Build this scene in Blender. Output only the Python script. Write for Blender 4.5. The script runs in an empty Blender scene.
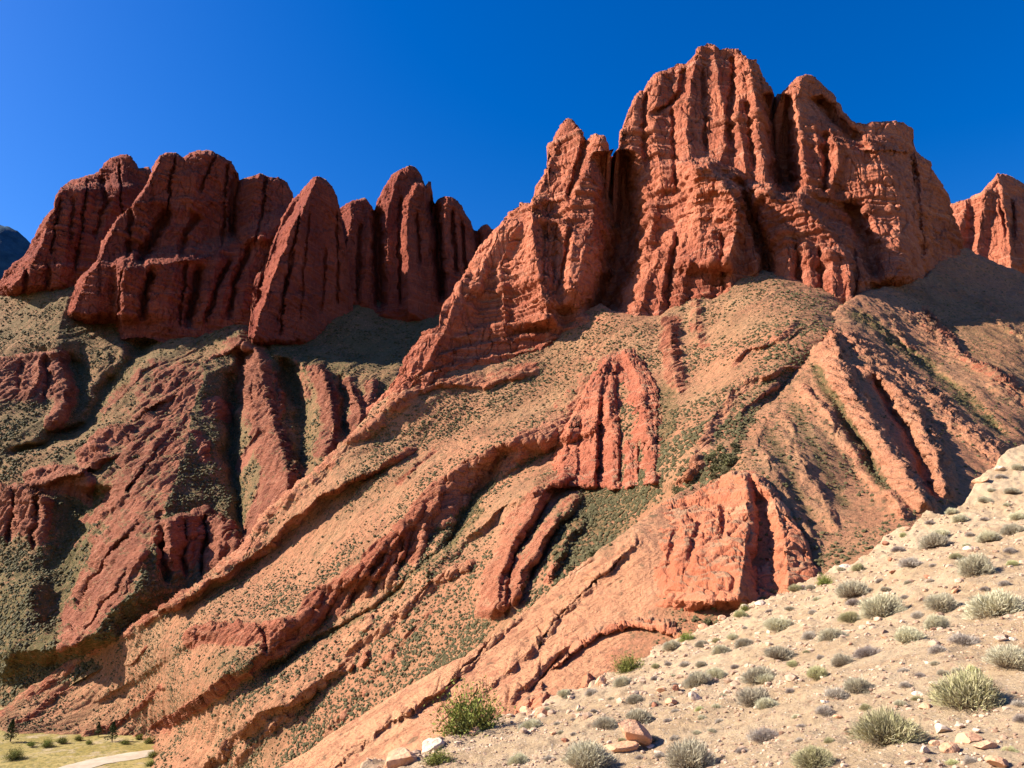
import bpy, math, random
import numpy as np
rng = np.random.default_rng(7)
random.seed(7)
R_ = math.radians
# ------------------------------------------------------------------ camera, sky, sun, exposure
sc = bpy.context.scene
COL = sc.collection
FPX, PITCH = 760.0, R_(13)
cd = bpy.data.cameras.new('camera'); cam = bpy.data.objects.new('camera', cd); COL.objects.link(cam)
cd.sensor_width = 36; cd.lens = FPX / 1024 * 36; cd.clip_start = 0.1; cd.clip_end = 20000
cam.location = (0, 0, 0); cam.rotation_euler = (math.pi / 2 + PITCH, 0, 0)
sc.camera = cam
SUN_EL, SUN_AZ = R_(34), R_(3)            # azimuth measured from -x (left) towards +y (ahead)
sdir = (-math.cos(SUN_EL) * math.cos(SUN_AZ), math.cos(SUN_EL) * math.sin(SUN_AZ), math.sin(SUN_EL))
w = bpy.data.worlds.new('World'); sc.world = w; w.use_nodes = True
nt = w.node_tree; nt.nodes.clear()
wo = nt.nodes.new('ShaderNodeOutputWorld'); wb = nt.nodes.new('ShaderNodeBackground')
sk = nt.nodes.new('ShaderNodeTexSky'); sk.sky_type = 'NISHITA'; sk.sun_disc = False
sk.sun_elevation = SUN_EL; sk.sun_rotation = math.atan2(sdir[0], sdir[1])
sk.altitude = 0; sk.air_density = 1.15; sk.dust_density = 0.7; sk.ozone_density = 6.0
hs = nt.nodes.new('ShaderNodeHueSaturation'); hs.inputs['Saturation'].default_value = 1.35; hs.inputs['Hue'].default_value = 0.515
nt.links.new(sk.outputs[0], hs.inputs['Color']); nt.links.new(hs.outputs[0], wb.inputs['Color'])
wb.inputs['Strength'].default_value = 0.068
nt.links.new(wb.outputs[0], wo.inputs[0])
sl = bpy.data.lights.new('sun', 'SUN'); so = bpy.data.objects.new('sun', sl); COL.objects.link(so)
sl.energy = 5.0; sl.angle = R_(0.53); sl.color = (1, 0.93, 0.80)
from mathutils import Vector, Matrix
so.rotation_euler = Vector(sdir).to_track_quat('Z', 'Y').to_euler()
sc.view_settings.view_transform = 'Standard'; sc.view_settings.look = 'None'
sc.view_settings.exposure = 1.38; sc.view_settings.gamma = 1

# ------------------------------------------------------------------ numpy helpers
F = np.float32
_P = rng.permutation(256).astype(np.int32); _P = np.concatenate([_P, _P, _P])
_G3 = rng.normal(size=(256, 3)).astype(F); _G3 /= np.linalg.norm(_G3, axis=1, keepdims=True)
_a = rng.random(256) * 2 * np.pi
_G2 = np.stack([np.cos(_a), np.sin(_a)], 1).astype(F)
def fade(t): return t * t * t * (t * (t * 6 - 15) + 10)
def noise2(x, y, s=0):
    x = np.asarray(x, F) + F(s * 17.31); y = np.asarray(y, F) + F(s * 9.77)
    xi = np.floor(x).astype(np.int32); yi = np.floor(y).astype(np.int32)
    xf = x - xi; yf = y - yi; xi &= 255; yi &= 255
    u = fade(xf); v = fade(yf)
    def g(i, j):
        G = _G2[_P[_P[(xi + i) & 255] + ((yi + j) & 255)]]
        return G[..., 0] * (xf - i) + G[..., 1] * (yf - j)
    a = g(0, 0); a += u * (g(1, 0) - a)
    b = g(0, 1); b += u * (g(1, 1) - b)
    return (a + v * (b - a)) * F(1.5)
def noise3(x, y, z, s=0):
    x = np.asarray(x, F) + F(s * 17.31); y = np.asarray(y, F) + F(s * 9.77); z = np.asarray(z, F) + F(s * 5.13)
    xi = np.floor(x).astype(np.int32); yi = np.floor(y).astype(np.int32); zi = np.floor(z).astype(np.int32)
    xf = x - xi; yf = y - yi; zf = z - zi; xi &= 255; yi &= 255; zi &= 255
    u = fade(xf); v = fade(yf); w_ = fade(zf)
    def g(i, j, k):
        G = _G3[_P[_P[_P[(xi + i) & 255] + ((yi + j) & 255)] + ((zi + k) & 255)]]
        return G[..., 0] * (xf - i) + G[..., 1] * (yf - j) + G[..., 2] * (zf - k)
    def row(j, k):
        a = g(0, j, k); return a + u * (g(1, j, k) - a)
    def pl(k):
        a = row(0, k); return a + v * (row(1, k) - a)
    a = pl(0)
    return (a + w_ * (pl(1) - a)) * F(1.5)
def fbm2(x, y, o=4, s=0):
    r = 0; a = 1
    for i in range(o):
        r = r + a * noise2(x * 2 ** i, y * 2 ** i, s + i); a *= 0.5
    return r
def fbm3(x, y, z, o=4, s=0):
    r = 0; a = 1
    for i in range(o):
        r = r + a * noise3(x * 2 ** i, y * 2 ** i, z * 2 ** i, s + i); a *= 0.5
    return r
def ridge(n): return 1 - np.abs(n) * 2
def sstep(a, b, x):
    t = np.clip((x - a) / (b - a), 0, 1); return t * t * (3 - 2 * t)
CP, SP = math.cos(PITCH), math.sin(PITCH)
def ratios(u, v):                       # x/y and z/y of the sight line towards a traced point
    r = (u - 512) / FPX; q = (384 - v) / FPX
    dy = CP - q * SP
    return r / dy, (SP + q * CP) / dy
def P(u, v, Y):
    a, b = ratios(u, v); return (a * Y, Y, b * Y)
class TPS:
    def __init__(s, pts, smooth=0.0):
        p = np.array(pts, float); s.c = p[:, :2]; n = len(p)
        A = np.zeros((n + 3, n + 3)); A[:n, :n] = s.k(s.c, s.c) + np.eye(n) * smooth
        A[:n, n] = 1; A[:n, n + 1:] = s.c; A[n, :n] = 1; A[n + 1:, :n] = s.c.T
        s.w = np.linalg.solve(A, np.concatenate([p[:, 2], np.zeros(3)]))
    def k(s, a, b):
        d = ((a[:, None] - b[None]) ** 2).sum(-1); return 0.5 * d * np.log(d + 1e-9)
    def __call__(s, x, y):
        x = np.asarray(x, float); y = np.asarray(y, float); sh = x.shape
        x = x.ravel(); y = y.ravel(); r = s.w[-3] + s.w[-2] * x + s.w[-1] * y
        for i, (cx, cy) in enumerate(s.c):
            d = (x - cx) ** 2 + (y - cy) ** 2; r += s.w[i] * 0.5 * d * np.log(d + 1e-9)
        return r.reshape(sh)

def mesh_from(name, V, Fq, mat, attrs=None, smooth=True):
    V = np.asarray(V, F).reshape(-1, 3); Fq = np.asarray(Fq, np.int32)
    me = bpy.data.meshes.new(name)
    n, k = Fq.shape
    me.vertices.add(len(V)); me.vertices.foreach_set('co', V.ravel())
    me.loops.add(n * k); me.loops.foreach_set('vertex_index', Fq.ravel())
    me.polygons.add(n); me.polygons.foreach_set('loop_start', np.arange(0, n * k, k, dtype=np.int32))
    me.polygons.foreach_set('use_smooth', np.full(n, smooth))
    me.update(calc_edges=True)
    for an, d in (attrs or {}).items():
        d = np.asarray(d, F)
        if d.ndim == 1:
            at = me.attributes.new(an, 'FLOAT', 'POINT'); at.data.foreach_set('value', d)
        else:
            at = me.attributes.new(an, 'FLOAT_VECTOR', 'POINT'); at.data.foreach_set('vector', d.ravel())
    if mat: me.materials.append(mat)
    return me
def link(name, me, loc=(0, 0, 0), label=None, cat=None, group=None, kind=None, parent=None):
    o = bpy.data.objects.new(name, me); COL.objects.link(o); o.location = loc
    if label: o['label'] = label
    if cat: o['category'] = cat
    if group: o['group'] = group
    if kind: o['kind'] = kind
    if parent: o.parent = parent
    return o
def grid_faces(nr, nc, wrap=False):
    i = np.arange(nr - 1)[:, None]; j = np.arange(nc if wrap else nc - 1)[None]
    j2 = (j + 1) % nc
    return np.stack([i * nc + j, i * nc + j2, (i + 1) * nc + j2, (i + 1) * nc + j], -1).reshape(-1, 4)

# ------------------------------------------------------------------ materials
class NT:
    def __init__(s, name):
        s.m = bpy.data.materials.new(name); s.m.use_nodes = True; s.t = s.m.node_tree
        s.b = s.t.nodes['Principled BSDF']; s.b.inputs['Roughness'].default_value = 0.95
        s.b.inputs['Specular IOR Level'].default_value = 0.12
        s.pos = s.n('ShaderNodeNewGeometry').outputs['Position']
    def n(s, t, **kw):
        x = s.t.nodes.new(t)
        for k, v in kw.items(): setattr(x, k, v)
        return x
    def set(s, sock, v):
        if isinstance(v, bpy.types.NodeSocket): s.t.links.new(v, sock)
        else: sock.default_value = v
    def map(s, scale, rot=(0, 0, 0), src=None):
        x = s.n('ShaderNodeMapping'); s.set(x.inputs['Vector'], src or s.pos)
        x.inputs['Scale'].default_value = scale; x.inputs['Rotation'].default_value = rot; return x.outputs[0]
    def mapt(s, size, rot):
        x = s.n('ShaderNodeMapping', vector_type='TEXTURE'); s.set(x.inputs['Vector'], s.pos)
        x.inputs['Scale'].default_value = size; x.inputs['Rotation'].default_value = rot; return x.outputs[0]
    def noise(s, vec, scale=1.0, detail=4, rough=0.55, dist=0.0):
        x = s.n('ShaderNodeTexNoise'); s.set(x.inputs['Vector'], vec); x.inputs['Scale'].default_value = scale
        x.inputs['Detail'].default_value = detail; x.inputs['Roughness'].default_value = rough
        x.inputs['Distortion'].default_value = dist; return x.outputs['Fac']
    def voro(s, vec, scale=1.0, feature='F1', out='Distance'):
        x = s.n('ShaderNodeTexVoronoi', feature=feature); s.set(x.inputs['Vector'], vec)
        x.inputs['Scale'].default_value = scale; return x.outputs[out]
    def ramp(s, f, a, b, lo=0.0, hi=1.0):
        x = s.n('ShaderNodeMapRange', interpolation_type='SMOOTHSTEP'); s.set(x.inputs['Value'], f)
        x.inputs['From Min'].default_value = a; x.inputs['From Max'].default_value = b
        x.inputs['To Min'].default_value = lo; x.inputs['To Max'].default_value = hi; return x.outputs[0]
    def mix(s, f, a, b, mode='MIX'):
        x = s.n('ShaderNodeMix', data_type='RGBA', blend_type=mode); s.set(x.inputs[0], f)
        s.set(x.inputs[6], a if isinstance(a, bpy.types.NodeSocket) else (*a, 1))
        s.set(x.inputs[7], b if isinstance(b, bpy.types.NodeSocket) else (*b, 1)); return x.outputs[2]
    def math(s, op, a, b=0.0):
        x = s.n('ShaderNodeMath', operation=op); s.set(x.inputs[0], a); s.set(x.inputs[1], b); return x.outputs[0]
    def attr(s, name):
        x = s.n('ShaderNodeAttribute', attribute_name=name); return x.outputs['Fac']
    def bump(s, h, strength, dist, normal=None):
        x = s.n('ShaderNodeBump'); s.set(x.inputs['Height'], h); s.set(x.inputs['Strength'], strength); x.inputs['Distance'].default_value = dist
        if normal: s.set(x.inputs['Normal'], normal)
        return x.outputs[0]

def rock_colour(T, dark, mid, pale):
    big = T.noise(T.map((.02, .02, .02)), 1, 5, .6)
    c = T.mix(T.ramp(big, .35, .65), dark, mid)
    strat = T.noise(T.map((.02, .02, .55), (R_(-8), R_(14), 0)), 1, 5, .65)
    c = T.mix(T.ramp(strat, .52, .72, 0, .55), c, pale)
    c = T.mix(T.ramp(strat, .48, .3, 0, .5), c, dark)
    streak = T.noise(T.map((.35, .35, .03)), 1, 4, .6)
    c = T.mix(T.ramp(streak, .55, .75, 0, .35), c, pale)
    fine = T.noise(T.map((1.6, 1.6, 1.2)), 1, 4, .7)
    c = T.mix(T.ramp(fine, .42, .28, 0, .6), c, tuple(x * .6 for x in dark))
    return c
def rock_bump(T, k=1.0):
    h1 = T.noise(T.map((.22, .22, .12)), 1, 8, .68)
    h2 = T.noise(T.map((.5, .5, .09)), 1, 4, .6)
    st = T.noise(T.map((.05, .05, 1.0), (R_(-8), R_(14), 0)), 1, 4, .6)
    cr = T.ramp(T.voro(T.map((.12, .12, .06)), 1, 'DISTANCE_TO_EDGE'), 0, .04)
    h = T.math('ADD', T.math('MULTIPLY', h1, 1.6), T.math('MULTIPLY', h2, .8))
    h = T.math('ADD', h, T.math('MULTIPLY', st, .7))
    h = T.math('ADD', h, T.math('MULTIPLY', cr, .12))
    h = T.math('ADD', h, T.math('MULTIPLY', T.noise(T.map((1.1, 1.1, 1.0)), 1, 6, .75), .35))
    return T.bump(h, 1.0, 1.6 * k)
def make_rock(name, dark, mid, pale, k=1.0):
    T = NT(name)
    c = rock_colour(T, dark, mid, pale)
    # sand and scrub lying on flat ledges
    nz = T.n('ShaderNodeSeparateXYZ'); T.set(nz.inputs[0], T.n('ShaderNodeNewGeometry').outputs['Normal'])
    led = T.math('MULTIPLY', T.ramp(nz.outputs[2], .72, .9), T.ramp(T.noise(T.map((.3, .3, .3)), 1, 4), .4, .55))
    c = T.mix(T.math('MULTIPLY', led, .7), c, (.30, .19, .11))
    T.set(T.b.inputs['Base Color'], c); T.set(T.b.inputs['Normal'], rock_bump(T, k))
    return T.m
M_ROCK = make_rock('red_sandstone', (.29, .082, .046), (.46, .15, .082), (.60, .28, .18))
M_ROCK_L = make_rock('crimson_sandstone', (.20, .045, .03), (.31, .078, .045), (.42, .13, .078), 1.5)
M_ROCK_N = make_rock('orange_sandstone', (.36, .11, .055), (.47, .18, .095), (.56, .29, .17), .5)

def make_terrain_mat(name, r1, r2, r3, s1, s2):
    T = NT(name)
    rock = rock_colour(T, r1, r2, r3)
    soil_n = T.noise(T.map((.05, .05, .05)), 1, 6, .6)
    soil = T.mix(T.ramp(soil_n, .35, .65), s1, s2)
    red = T.noise(T.map((.015, .02, .02)), 1, 5, .65)
    soil = T.mix(T.ramp(red, .36, .58, 0, .85), soil, (.43, .175, .095))
    sp = T.noise(T.map((.9, .9, .9)), 1, 5, .75)
    soil = T.mix(T.ramp(sp, .50, .38, 0, .8), soil, (.15, .10, .055))
    vc = T.voro(T.map((.42, .42, .42)), 1, 'F1', 'Color'); vd = T.voro(T.map((.42, .42, .42)), 1, 'F1', 'Distance')
    vs = T.n('ShaderNodeSeparateXYZ'); T.set(vs.inputs[0], vc)
    tuft = T.math('MULTIPLY', T.ramp(vs.outputs[0], .55, .7), T.ramp(vd, .34, .22))
    soil = T.mix(T.math('MULTIPLY', tuft, .7), soil, (.13, .095, .05))
    soil = T.mix(T.ramp(sp, .58, .72, 0, .4), soil, (.55, .40, .27))
    gr = T.mix(T.noise(T.map((.5, .5, .5)), 1, 3), (.055, .05, .018), (.16, .115, .047))
    g = T.math('MULTIPLY', T.attr('green'), T.ramp(T.noise(T.map((.6, .6, .6)), 1, 6, .7), .32, .56))
    soil = T.mix(g, soil, gr)
    pale = T.attr('pale')
    rock = T.mix(T.math('MULTIPLY', pale, .8), rock, (.56, .285, .15))
    edge = T.math('ADD', T.attr('rock'), T.math('MULTIPLY', T.math('SUBTRACT', T.noise(T.map((.22, .22, .22)), 1, 7, .72), .5), 1.5))
    nz = T.n('ShaderNodeSeparateXYZ'); T.set(nz.inputs[0], T.n('ShaderNodeNewGeometry').outputs['Normal'])
    dust = T.math('MULTIPLY', T.ramp(nz.outputs[2], .62, .85), T.ramp(T.noise(T.map((.35, .35, .35)), 1, 5, .7), .38, .6))
    edge = T.math('SUBTRACT', edge, T.math('MULTIPLY', dust, .55))
    m = T.ramp(edge, .34, .60)
    c = T.mix(m, soil, rock)
    T.set(T.b.inputs['Base Color'], c)
    dipv = T.mapt((22, 5, 1.3), (0, R_(-31), 0))
    stk = T.noise(dipv, 1, 6, .68)
    c = T.mix(T.math('MULTIPLY', m, T.ramp(stk, .46, .34, 0, .55)), c, (.24, .085, .045))
    c = T.mix(T.math('MULTIPLY', m, T.ramp(stk, .56, .70, 0, .45)), c, (.56, .33, .20))
    T.set(T.b.inputs['Base Color'], c)
    n1 = T.bump(stk, .9, 1.6, rock_bump(T, .85))
    h2 = T.noise(T.map((.7, .7, .7)), 1, 7, .7)
    n2 = T.bump(h2, 1.0, 1.3)
    mx = T.n('ShaderNodeMix', data_type='VECTOR'); T.set(mx.inputs[0], m); T.set(mx.inputs[4], n2); T.set(mx.inputs[5], n1)
    T.set(T.b.inputs['Normal'], mx.outputs[1])
    return T.m
M_TERR = make_terrain_mat('mountain_slope', (.32, .10, .055), (.44, .175, .097), (.52, .26, .15), (.28, .125, .066), (.41, .21, .112))
M_TERR_L = make_terrain_mat('dark_mountain_slope', (.20, .066, .038), (.31, .108, .062), (.42, .18, .108), (.17, .09, .045), (.26, .15, .08))  # left flank: darker, browner rock and soil

def simple_mat(name, c1, c2, scale, rough=.95, bump=0.0, bscale=None, rnd=0.0):
    T = NT(name); T.b.inputs['Roughness'].default_value = rough
    n = T.noise(T.map((scale,) * 3), 1, 5, .65)
    c = T.mix(T.ramp(n, .3, .7), c1, c2)
    if rnd:
        oi = T.n('ShaderNodeObjectInfo').outputs['Random']
        h = T.n('ShaderNodeHueSaturation'); T.set(h.inputs['Color'], c); T.set(h.inputs['Value'], T.ramp(oi, 0, 1, 1 - rnd, 1 + rnd)); c = h.outputs[0]
    T.set(T.b.inputs['Base Color'], c)
    if bump: T.set(T.b.inputs['Normal'], T.bump(T.noise(T.map((bscale or scale,) * 3), 1, 6, .7), 1, bump))
    return T.m

# ------------------------------------------------------------------ mountain slopes: base surface
CPTS = [
 (400,395,300),(450,372,300),(560,345,300),(620,314,290),(700,306,276),(770,286,276),(850,300,272),(900,294,290),(960,250,340),(1024,290,330),(700,240,340),(560,250,350),(850,220,345),
 (300,482,300),(245,545,305),(130,625,325),(0,708,360),(-150,775,400),
 (460,470,265),(330,600,245),(200,690,244),(540,500,200),(600,480,205),(560,560,155),(640,420,215),(700,380,235),(660,460,175),(400,640,190),(300,720,200),(178,768,240),(20,738,292),(100,732,302),(150,735,297),(152,768,250),(60,768,262),
 (830,335,210),(785,375,190),(738,460,128),(640,520,112),(510,625,106),(400,690,102),(280,768,97),
 (440,735,92),(600,690,85),(700,600,88),(800,580,95),
 (900,500,125),(960,470,150),(1024,440,185),(1000,360,245),(900,400,185),(860,470,145),(950,320,290),(1200,420,250),(1250,270,400),
 (30,293,605),(70,326,578),(160,330,572),(205,330,572),(260,338,548),(340,340,570),(400,372,560),(460,320,600),
 (60,345,520),(0,400,500),(-90,450,520),(-150,400,600),(60,440,480),(130,400,520),
 (100,435,480),(0,490,455),(200,420,490),(280,400,500),(350,420,440),(250,520,380),(160,560,370),(100,640,352),(20,610,392),(0,560,420),(-120,560,420),
 (0,320,760),(-150,380,760),(250,300,760),(460,320,800),(700,300,520),(1000,290,480),]
def far(u, Y): return Y if (Y <= 345 or u > 480) else 345 + (Y - 345) * 1.55
CPTS = [(u, v, far(u, Y)) for u, v, Y in CPTS]
S0 = TPS([P(*c) for c in CPTS], smooth=4.0)
def hit(u, v, y0, dz=0.0, y1=1000):
    a, b = ratios(u, v); Y = np.arange(y0, y1, 1.0)
    g = b * Y - (S0(a * Y, Y) + dz)
    k = np.where(g < 0)[0]
    i = k[0] if len(k) else int(np.argmin(g))
    return (a * Y[i], Y[i])

# hidden underlay that closes the ground beneath the modelled flanks
NTH, NR = 260, 220
th = np.linspace(R_(-60), R_(60), NTH); rr = np.geomspace(110, 1300, NR)
TH, RR = np.meshgrid(th, rr); X = np.sin(TH) * RR; Yg = np.cos(TH) * RR
Z = S0(X, Yg) - 28 - .10 * RR
o_ = np.zeros(Z.size)
link('mountain_base', mesh_from('mountain_base', np.stack([X, Yg, Z], -1), grid_faces(NR, NTH), M_TERR, {'rock': o_, 'green': o_ + .6, 'pale': o_}), kind='structure')

_cell = lambda a, b, c: (_P[_P[_P[np.floor(a).astype(int) & 255] + (np.floor(b).astype(int) & 255)] + (np.floor(c).astype(int) & 255)] / 255.0 - .5)
def grid_normals(G):
    N = np.cross(np.gradient(G, axis=1), np.gradient(G, axis=0)); N /= np.linalg.norm(N, axis=-1, keepdims=True) + 1e-9
    h = G.shape[0] // 2
    return -N if N[:h, :, 1].mean() > 0 else N
SHEETS = {}
def slope_sheet(name, sky, base, cps, feats, along, seed, gw=9.0, du=.75, dv=.75, green0=.2, rtop=8, warp=1.0, back=25.0, ga=1.0, mat=None):
    """a mountain flank: depth interpolated between surveyed points, then spurs (R), gullies (C) and ledges (S)"""
    su, sv = np.array(sky, float).T; bu, bv = np.array(base, float).T
    nc = int((su[-1] - su[0]) / du) + 1; u = np.linspace(su[0], su[-1], nc)
    vt = np.interp(u, su, sv); vb = np.maximum(np.interp(u, bu, bv), vt + 5)
    k_ = np.exp(-.5 * (np.arange(-8, 9) / 3) ** 2); k_ /= k_.sum(); vb = np.convolve(np.pad(vb, 8, mode='edge'), k_, 'valid')
    nr = int((vb - vt).max() / dv) + 2; t = np.linspace(0, 1, nr)[:, None]
    U = np.broadcast_to(u, (nr, nc)).copy(); Vv = vb + (vt - vb) * t
    T = TPS([(a / 100, b / 100, c) for a, b, c in cps], smooth=.02)
    Y0 = T(U / 100, Vv / 100)
    off = np.zeros((nr, nc)); rock = np.zeros((nr, nc)); rock0 = np.zeros((nr, nc)); green = np.full((nr, nc), green0); pale = np.zeros((nr, nc))
    Uw = U + warp * (3.2 * fbm2(U / 26 + seed, Vv / 26, 4, seed)); Vw = Vv + warp * (2.4 * fbm2(U / 26, Vv / 26 + seed, 4, seed + 5))
    brkn = fbm2(U / 16, Vv / 16, 4, seed + 9)
    for f in feats:
        kd, pts = f[0], np.array(f[1], float); o = f[-1] if isinstance(f[-1], dict) else {}
        if kd == 'R':
            wl, wr, h = f[2:5]
            uc = np.interp(Vw, pts[:, 1], pts[:, 0]); d = Uw - uc; sp = np.clip((Vw - pts[0, 1]) / (pts[-1, 1] - pts[0, 1]), 0, 1)
            wr = wr + (o.get('wr2', wr) - wr) * sp; hs_ = 1 + (o.get('fade', 1) - 1) * sp
            tl = o.get('taper', 22)
            ta = np.clip((Vw - pts[0, 1] + tl * .5) / tl, 0, 1) * np.clip((pts[-1, 1] + tl * .5 - Vw) / tl, 0, 1); ta = ta * ta * (3 - 2 * ta)
            q = np.clip(1 - np.where(d < 0, -d / wl, d / wr), 0, 1)
            q = np.where(q > .9, .9 + (q - .9) * .7, q)
            bk = 1 - o.get('brk', .25) * min(1, 5 / h) * np.clip(.5 + brkn, 0, 1)
            off += h * hs_ * ta * bk * q ** o.get('sh', 1.1)
            rl, rr_ = o.get('rk', (0, 0))
            m = np.where(d < 0, rl, rr_) * np.clip(q * o.get('rs', 1.9), 0, 1) * np.clip(ta * 1.6, 0, 1); rock0 = np.maximum(rock0, m)
            rock = np.maximum(rock, m * (1 - o.get('brk', .25) * np.clip(.3 + 1.6 * brkn, 0, 1)))
            if 'gn' in o: green = np.maximum(green, o['gn'] * np.clip(q * 2, 0, 1) * ta)
            if 'gr' in o: green = np.maximum(green, o['gr'] * np.clip(q * 2, 0, 1) * ta * (d > 0))
            if 'pa' in o: pale = np.maximum(pale, o['pa'] * np.clip(q * 3, 0, 1) * ta)
        elif kd == 'C':
            w_, h = f[2:4]
            uc = np.interp(Vw, pts[:, 1], pts[:, 0]); d = np.abs(Uw - uc) / w_
            ta = sstep(-8, 5, Vw - pts[0, 1]) * sstep(-8, 5, pts[-1, 1] - Vw)
            e = ta * np.exp(-d ** 2); off -= h * e
            if 'rk' in o: rock = np.maximum(rock, o['rk'] * np.clip(e * 2, 0, 1))
            if 'kill' in o: rock *= 1 - np.clip(e * 1.6, 0, 1)
            green = np.maximum(green, o.get('gn', 0) * np.clip(e * 1.7, 0, 1))
        elif kd == 'S':
            h, wup, wdn = f[2:5]
            vc = np.interp(Uw, pts[:, 0], pts[:, 1]); d = Vw - vc
            ta = sstep(-8, 8, Uw - pts[0, 0]) * sstep(-8, 8, pts[-1, 0] - Uw)
            q = ta * np.clip((d + wup) / wup, 0, 1) * np.clip(1 - d / wdn, 0, 1); off += h * q * (1 - min(.3, 2 / h) * np.clip(.5 + brkn, 0, 1))
            rock = np.maximum(rock, o.get('rk', 0) * np.clip(q * 3, 0, 1)); rock0 = np.maximum(rock0, o.get('rk', 0) * np.clip(q * 3, 0, 1))
        elif kd == 'A':                                    # ground cover only
            w_ = f[2]; uc = np.interp(Vw, pts[:, 1], pts[:, 0]); d = np.abs(Uw - uc) / w_
            ta = sstep(-12, 8, Vw - pts[0, 1]) * sstep(-12, 8, pts[-1, 1] - Vw); e = ta * (1 - sstep(.6, 1.1, d))
            for arr, nm in ((rock, 'rk'), (green, 'gn'), (pale, 'pa')):
                if nm in o: arr += (o[nm] - arr) * e
    Yf = Y0 - off
    dt = (Vv - vt); Yf = Yf + np.clip(1 - dt / rtop, 0, 1) ** 2 * rtop * (Y0 / FPX) * 1.6
    a = (U - 512) / FPX; b = (384 - Vv) / FPX; dy = CP - b * SP
    G = np.stack([a / dy * Yf, Yf, (SP + b * CP) / dy * Yf], -1)
    N = grid_normals(G); al = np.array(along, float); al /= np.linalg.norm(al)
    sc_ = np.clip(Yf / 220, .4, 2.2)
    x, y, z = G[..., 0], G[..., 1], G[..., 2]
    n0 = N.reshape(-1, 3).mean(0); ac = np.cross(al, n0); ac /= np.linalg.norm(ac)
    w1 = 2.5 * fbm3(x / 24, y / 24, z / 24, 2, seed + 3)
    s_ = (G @ ac + w1) / gw; tt_ = (G @ al) / (gw * 6)
    g1 = np.abs(noise2(s_, tt_, seed + 11)); g2 = np.abs(noise2(s_ * 2.3, tt_ * 2.3, seed + 13)); g3 = np.abs(noise2(s_ * 6, tt_ * 4, seed + 15))
    rk_ = np.clip(rock0, 0, 1)
    d = ga * sc_ * ((g1 - .2) * (.8 + .5 * rk_) + (g2 - .2) * (.45 + 1.0 * rk_) + (g3 - .2) * (.1 + .7 * rk_))
    ks = float(np.median(sc_))
    d += sc_ * (.45 * fbm3(x / (12 * ks), y / (12 * ks), z / (12 * ks), 4, seed + 17) + rk_ * .5 * fbm3(x / (4.5 * ks), y / (4.5 * ks), z / (4.5 * ks), 4, seed + 19))
    d += rk_ * sc_ * .46 * (_cell(s_ * 1.6, tt_ * 3.5, z / (5 * ks)) + .6 * _cell(s_ * 3.7, tt_ * 8, z / (2.2 * ks)))
    h_ = z + .12 * x + .2 * y
    d += rk_ * sc_ * .35 * noise2(h_ / 2.6, h_ * 0, seed + 23)
    cr = np.abs(noise2(s_ * 1.7 + 5, tt_ * 2.2, seed + 29)); d -= rk_ * sc_ * .9 * np.exp(-(cr / .05) ** 2)
    edge = np.clip(np.minimum(np.arange(nc), np.arange(nc)[::-1]) / 8, 0, 1)[None]
    G = G + N * (d * edge)[..., None]
    # far side of the crest, falling away behind
    nb = 10; extra = []
    for q in np.linspace(0, 1, nb + 1)[1:]:
        e = G[-1].copy(); e[:, 1] += back * q * 1.2; e[:, 2] -= back * q ** 1.5; extra.append(e)
    Ga = np.concatenate([G, np.array(extra)]); pad = lambda A_: np.concatenate([A_, np.repeat(A_[-1:], nb, 0)])
    link(name, mesh_from(name, Ga, grid_faces(nr + nb, nc)[:, ::-1], mat or M_TERR, {'rock': pad(rock).ravel(), 'green': np.clip(pad(green), 0, 1.5).ravel(), 'pale': pad(pale).ravel()}), kind='structure')
    SHEETS[name] = dict(Yb=Yf, u=u, vt=vt, vb=vb, G=G, rock=rock, green=green, nr=nr, nc=nc)
def sheet_depth(name, U, V):
    S = SHEETS[name]; j = np.clip((U - S['u'][0]) / (S['u'][1] - S['u'][0]), 0, S['nc'] - 1.01); j0 = j.astype(int); b = j - j0
    def at(jj):
        i = np.clip((S['vb'][jj] - V) / (S['vb'][jj] - S['vt'][jj]) * (S['nr'] - 1), 0, S['nr'] - 1.01); i0 = i.astype(int); a = i - i0
        return S['Yb'][i0, jj] * (1 - a) + S['Yb'][i0 + 1, jj] * a
    return at(j0) * (1 - b) + at(j0 + 1) * b
def sheet_at(name, u, v):
    S = SHEETS[name]; j = int(np.clip(round((u - S['u'][0]) / (S['u'][1] - S['u'][0])), 0, S['nc'] - 1))
    t = (S['vb'][j] - v) / (S['vb'][j] - S['vt'][j]); i_ = int(np.clip(round(t * (S['nr'] - 1)), 0, S['nr'] - 1))
    return S['G'][i_, j]

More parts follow.
